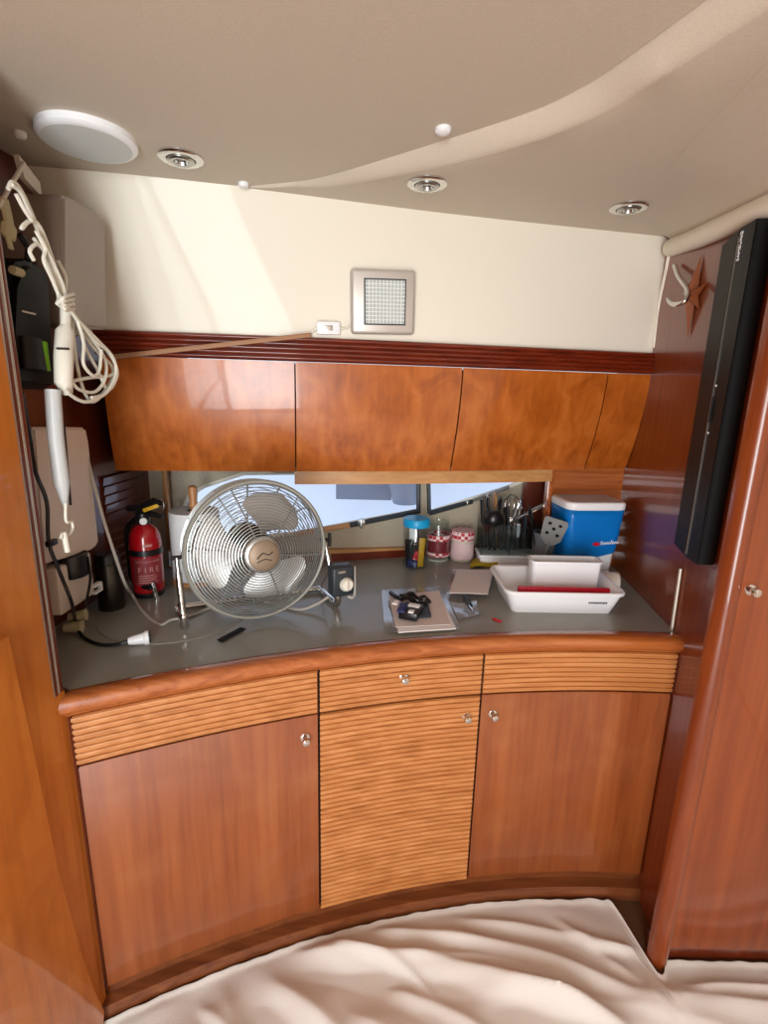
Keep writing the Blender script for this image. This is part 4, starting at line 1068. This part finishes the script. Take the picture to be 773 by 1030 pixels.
# ------------------------------------------------------------------ white bin with blue sleeve
def rrect(w, d, r_, n=5):
    out = []
    for (sx_, sy_, a0) in ((1, 1, 0), (-1, 1, 90), (-1, -1, 180), (1, -1, 270)):
        for k in range(n+1):
            a = math.radians(a0+90*k/n); out.append((sx_*(w/2-r_)+r_*math.cos(a), sy_*(d/2-r_)+r_*math.sin(a)))
    return out
TB = Yp(575, 511, 1.70); TR = Yp(632, 511, 1.70)
bw = TR.x-TB.x+.012; bdp = .155
rotz = math.radians(6)
bz_ = (TB.z+TR.z)/2+.004
bc = V(((TB.x+TR.x)/2-.012, 1.70+bdp/2, CT)); bh = bz_-CT
t = thing('storage_bin', bc, 'white lidded bin wrapped in a bright blue plastic sleeve in the right corner', 'bin')
def ringbox(prof, n=6, rot=rotz, c=bc):
    b = MB(); R = Matrix.Rotation(rot, 3, 'Z'); rings = []
    for w, d, r_, z in prof:
        rings.append([b.b.verts.new(c+R@V((x, y, z(x) if callable(z) else z))) for x, y in rrect(w, d, r_, n)])
    for i in range(len(rings)-1):
        k = len(rings[i])
        for j in range(k): b.b.faces.new((rings[i][j], rings[i][(j+1) % k], rings[i+1][(j+1) % k], rings[i+1][j]))
    return b, rings
b, rg = ringbox([(bw*.80, bdp*.84, .02, 0), (bw*.96, bdp*.96, .024, bh-.02), (bw*.96, bdp*.96, .024, bh-.005)]); b.b.faces.new(rg[0][::-1]); b.b.faces.new(rg[-1]); b.build('body', 'white', t)
sl_ = lambda x: bh*(.30+.09*x/(bw/2))
def wv(x, k): return sl_(x)
pr_ = []
for k in range(8):
    f_ = k/7
    pr_.append((bw*mix(.885, 1.0, f_)+.006+(.005 if k % 2 else 0), bdp*mix(.92, 1.0, f_)+.006, .028, (lambda x, f_=f_: mix(sl_(x), bh-.012, f_))))
b, rg = ringbox(pr_)
bmesh.ops.solidify(b.b, geom=list(b.b.faces), thickness=.0015)
sv = b.build('sleeve', 'blue', t, ang=80)
b, rg = ringbox([(bw*1.03, bdp*1.03, .03, bh-.014), (bw*1.07, bdp*1.07, .034, bh-.008), (bw*1.07, bdp*1.07, .034, bh+.008), (bw*1.03, bdp*1.03, .03, bh+.013), (bw*.95, bdp*.93, .028, bh+.013)]); b.b.faces.new(rg[0][::-1]); b.b.faces.new(rg[-1]); ld = b.build('lid', 'white', t)
b, rg = ringbox([(bw*.93, bdp*.90, .026, bh+.012), (bw*.93, bdp*.90, .026, bh+.0145)]); b.b.faces.new(rg[0][::-1]); b.b.faces.new(rg[-1]); b.build('inset', 'cooltop', ld)
R = Matrix.Rotation(rotz, 3, 'Z')
def fr_pt(x, z): 
    f_ = max(0, min(1, (z-sl_(x))/(bh-.012-sl_(x)))); return bc+R@V((x, -(bdp*mix(.92, 1, f_)+.006)/2-.0022, z))
xd, yd = R@V((1, 0, 0)), V((0, 0, 1))
q = fr_pt(bw*.04, bh*.50); tw = math.radians(4)
b = MB(); b.prism([q+xd*(.014*math.cos(a))+yd*(.007*math.sin(a)) for a in [2*PI*k/12 for k in range(12)]], R@V((0, -.001, 0))); b.build('emblem', 'redplas', sv, smooth=False)
b = MB()
for k in range(9):       # the unreadable white script beside the emblem: a slanted stroke per letter
    x0 = bw*.12+.0075*k; hh = .016 if k in (0, 5) else .0095
    p = fr_pt(x0, bh*.50+.0006*k); b.tube(bez([p-yd*.004, p+xd*.002+yd*(hh-.004), p+xd*.005, p+xd*.0085-yd*.003], 3), .0011, 5)
b.build('script_mark', 'wtext', sv)
# ------------------------------------------------------------------ tray with inner tub
ta, tb = Zp(515, 616, CT), Zp(616, 618, CT); tw_ = tb.x-ta.x; 
tc = V(((ta.x+tb.x)/2, ta.y+.100, CT)); th = .068
trot = math.radians(1.0)
t = thing('tray', tc, 'deep white rectangular plastic tray with rolled rim at the right front of the worktop', 'tray')
def boxc(prof, c, rot): return ringbox(prof, 6, rot, c)
W_, D_ = tw_*1.0, .190
b, rg = boxc([(W_, D_, .02, 0), (W_+.044, D_+.044, .028, th-.004), (W_+.058, D_+.058, .034, th-.002), (W_+.061, D_+.061, .036, th+.004), (W_+.054, D_+.054, .033, th+.008), (W_+.038, D_+.038, .026, th+.006), (W_-.006, D_-.006, .018, .005)], tc, trot)
b.b.faces.new(rg[0][::-1]); b.b.faces.new(rg[-1]); b.build('body', 'white', t)
R = Matrix.Rotation(trot, 3, 'Z'); b = MB()
fz = lambda x, z: tc+R@V((x, -(D_/2+.022*z/th)-.0012, z))
for k in range(8):
    x0 = W_*.24+.0072*k; b.box(fz(x0, th*.60), (.0056, .0012, .007 if k in (3, 6) else .0055)); 
b.build('maker_mark', 'darkgrey', t, smooth=False)
ia, ib = Yp(533, 588, tc.y+.01), Yp(603, 590, tc.y+.01)
iw_ = ib.x-ia.x; it = tc+V((((ia.x+ib.x)/2-tc.x), .030, .0055)); ih = Yp(566, 565, it.y-.03).z-it.z
t2 = thing('tub', it, 'smaller white rectangular tub standing inside the white tray', 'tub')
b, rg = boxc([(iw_*.93, .052, .012, 0), (iw_, .060, .016, ih-.004), (iw_+.010, .070, .02, ih-.003), (iw_+.010, .070, .02, ih), (iw_-.004, .056, .014, ih), (iw_*.91, .046, .01, .004)], it, trot)
b.b.faces.new(rg[0][::-1]); b.b.faces.new(rg[-1]); b.build('body', 'white', t2)
ra_, rb_ = Zp(520, 592, CT+.058), Zp(614, 596, CT+.058)
q = (ra_+rb_)/2; q.y = tc.y-D_/2+.010
o = MB().box(V((q.x, tc.y-.062, CT+.039)), (rb_.x-ra_.x, .012, .064), bevel=.004).build('chopping_board', 'redplas'); tag(o, 'red plastic board standing on edge inside the front of the white tray', 'board')
rc = Yp(615, 588, 1.60); t = thing('paper_core', V((rc.x, 1.60, CT)), 'beige roll lying on the worktop behind the right corner of the tray', 'roll')
MB().tube([V((rc.x-.10, 1.615, CT+.034)), V((rc.x+.018, 1.595, CT+.034))], .034, 24).build('roll', M['offwhite'], t)
MB().tube([V((rc.x+.017, 1.5953, CT+.034)), V((rc.x+.019, 1.5947, CT+.034))], .014, 18).build('core', 'linen', t)
# ------------------------------------------------------------------ papers, bags, cloth
def sheet(name, pxs, z, mat, label, cat, th_=.002, curl=0, n=10, group=None, zs=None):
    q = [Zp(x, y, z if zs is None else zs[i]) for i, (x, y) in enumerate(pxs)]          # four corners, near-left, near-right, far-right, far-left
    def f(u, v):
        p = q[0].lerp(q[1], u).lerp(q[3].lerp(q[2], u), v); return p+V((0, 0, curl*(math.sin(u*5+v*3)+math.sin(v*7-u*2))*.5+abs(curl)))
    o = MB().grid(f, n, n, V((0, 0, -th_)), flip=True).build(name, mat, ang=60); return tag(o, label, cat, group)
film = sheet('plastic_bag', [(387, 637), (464, 633), (444, 590), (384, 594)], CT+.0035, 'film', 'crumpled clear plastic bag under the stack of papers', 'bag', .0006, .0025, 16)
sheet('paper_sheet', [(401, 636), (459, 632), (442, 596), (393, 600)], CT+.009, 'sheetw', 'white bottom sheet of the paper stack in front of the jar', 'paper', .003, .0006)
sheet('paper_sheet', [(398, 631), (453, 628), (442, 594), (391, 599)], CT+.014, 'sheet', 'pinkish top sheet of the paper stack under the black charger', 'paper', .002, .0006)
z0 = CT+.018
cp_ = Zp(413, 612, z0); t = thing('charger', cp_, 'black charger with a coiled lead and blue and white label on the papers', 'charger')
RZ = Matrix.Rotation(-.35, 3, 'Z')
MB().box(Zp(414, 615, z0+.012), (.055, .075, .024), rot=RZ, bevel=.004).build('body', 'black', t)
p = Zp(405, 611, z0+.026); lb2 = MB().box(p, (.022, .062, .005), rot=Matrix.Rotation(-.2, 3, 'Z'), bevel=.001).build('label', 'navy', t)
MB().box(Zp(398.5, 606, z0+.027), (.015, .024, .004), rot=RZ).box(Zp(417, 609, z0+.027), (.032, .018, .004), rot=RZ).box(Zp(414, 615, z0+.027), (.014, .016, .004), rot=RZ).build('white_patch', 'wtext', t, smooth=False)
b = MB()
for k in range(5):
    cc_ = Zp(410+k*4, 599+k*1.2, z0+.012+.004*(k % 2)); b.tube([cc_+V((.022*math.cos(a+k), .016*math.sin(a+k), .006*math.sin(2*a))) for a in [2*PI*j/16 for j in range(16)]], .004, 6, closed=True)
b.tube(bez([Zp(393, 596, z0+.01), Zp(398, 600, z0+.012), Zp(405, 603, z0+.015)], 5), .007, 8)
b.build('lead', 'black', t)
a = Zp(421, 617, z0+.003); MB().prism([Zp(418, 622, z0), Zp(434, 621, z0), Zp(430, 606, z0), Zp(424, 604, z0)], (0, 0, .008)).build('pouch', M['darkgrey'], t, smooth=False)
# leaning white folder + bag with black item
sheet('plastic_bag', [(462, 624), (482, 618), (478, 596), (447, 598)], CT+.004, 'film', 'small clear plastic bag holding a black tool on the worktop', 'bag', .0006, .0028, 12)
p = Zp(472, 607, CT+.012); t = thing('bit_holder', p, 'small black and steel tool lying in the clear bag beside the papers', 'tool')
d0, d1 = Zp(468, 599, CT+.012), Zp(474, 609, CT+.012)
MB().tube([d0, d1], [.008, .006], 10).build('handle', 'black', t)
pe = Zp(478, 614, CT+.012); b = MB()
for s_ in (-1, 1): b.tube([d1+V((.005*s_, 0, 0)), pe+V((.006*s_, 0, 0))], .0022, 6)
b.build('prongs', 'chrome', t)
sheet('folder', [(452, 596), (491, 597), (497, 573), (460, 573)], 0, 'sheet', 'white folder lying tilted on the worktop left of the tray', 'folder', .003, .0003, zs=[CT+.022, CT+.022, CT+.03, CT+.03])
def fb(u, v):
    q = [Zp(449, 598, CT+.004), Zp(492, 599, CT+.004), Zp(500, 574, CT+.003), Zp(455, 572, CT+.003)]
    return q[0].lerp(q[1], u).lerp(q[3].lerp(q[2], u), v)+V((0, 0, .014*math.sin(v*PI)*math.sin(u*PI)))
o = MB().grid(fb, 10, 10, V((0, 0, -.001))).build('plastic_sleeve', 'film', ang=60); tag(o, 'clear plastic sleeve under the white folder', 'sleeve')
def fyc(u, v):
    q = [Zp(473, 570, CT+.012), Zp(501, 567, CT+.012), Zp(499, 560, CT+.012), Zp(478, 562, CT+.012)]
    return q[0].lerp(q[1], u).lerp(q[3].lerp(q[2], u), v)+V((0, 0, .006+.005*math.sin(u*6+v*4)))
o = MB().grid(fyc, 10, 8, V((0, 0, -.012))).build('sponge_cloth', 'ycloth', ang=60); tag(o, 'folded yellow cleaning cloth behind the white folder', 'cloth')
o = MB().tube(bez([Zp(496, 622, CT+.003), Zp(500, 624, CT+.003), Zp(505, 625, CT+.003)], 4), .003, 6).build('rubber_band', 'redplas'); tag(o, 'small red twist of plastic on the worktop in front of the tray', 'twist')
# ------------------------------------------------------------------ rest of the cabin behind the camera
struct(MB().box((1.55, -.3, 1.0), (.04, 2.8, 2.1)).build('wall_right_aft', 'deck', smooth=False))
b = MB()
for (x, z, sx_, sz_) in ((-.68, 1.0, .10, 2.1), (.90, 1.0, 1.35, 2.1), (-.2, .04, 1.0, .08), (-.2, 2.04, 1.0, .06)):
    b.box((x, -1.72, z), (sx_, .04, sz_))
struct(b.build('wall_aft', 'deck', smooth=False))
# ------------------------------------------------------------------ light
w = bpy.data.worlds.new('world'); bpy.context.scene.world = w; w.use_nodes = True
bg = w.node_tree.nodes['Background']; bg.inputs['Color'].default_value = (.86, .93, 1, 1); bg.inputs['Strength'].default_value = 1.5
def area(name, loc, to, sx_, sy_, power, col):
    l = bpy.data.lights.new(name, 'AREA'); l.shape = 'RECTANGLE'; l.size = sx_; l.size_y = sy_; l.energy = power; l.color = col
    o = bpy.data.objects.new(name, l); C.objects.link(o); o.location = loc
    o.rotation_euler = (V(to)-V(loc)).to_track_quat('-Z', 'Y').to_euler(); return o
area('daylight_companionway', (-.22, -1.66, 1.05), (.1, 1.5, 1.15), .8, 1.85, 70, (.92, .972, 1))
sc = bpy.context.scene
sc.view_settings.view_transform = 'Standard'; sc.view_settings.look = 'None'; sc.view_settings.gamma = 1; sc.view_settings.use_curve_mapping = False
sc.view_settings.exposure = 0.0
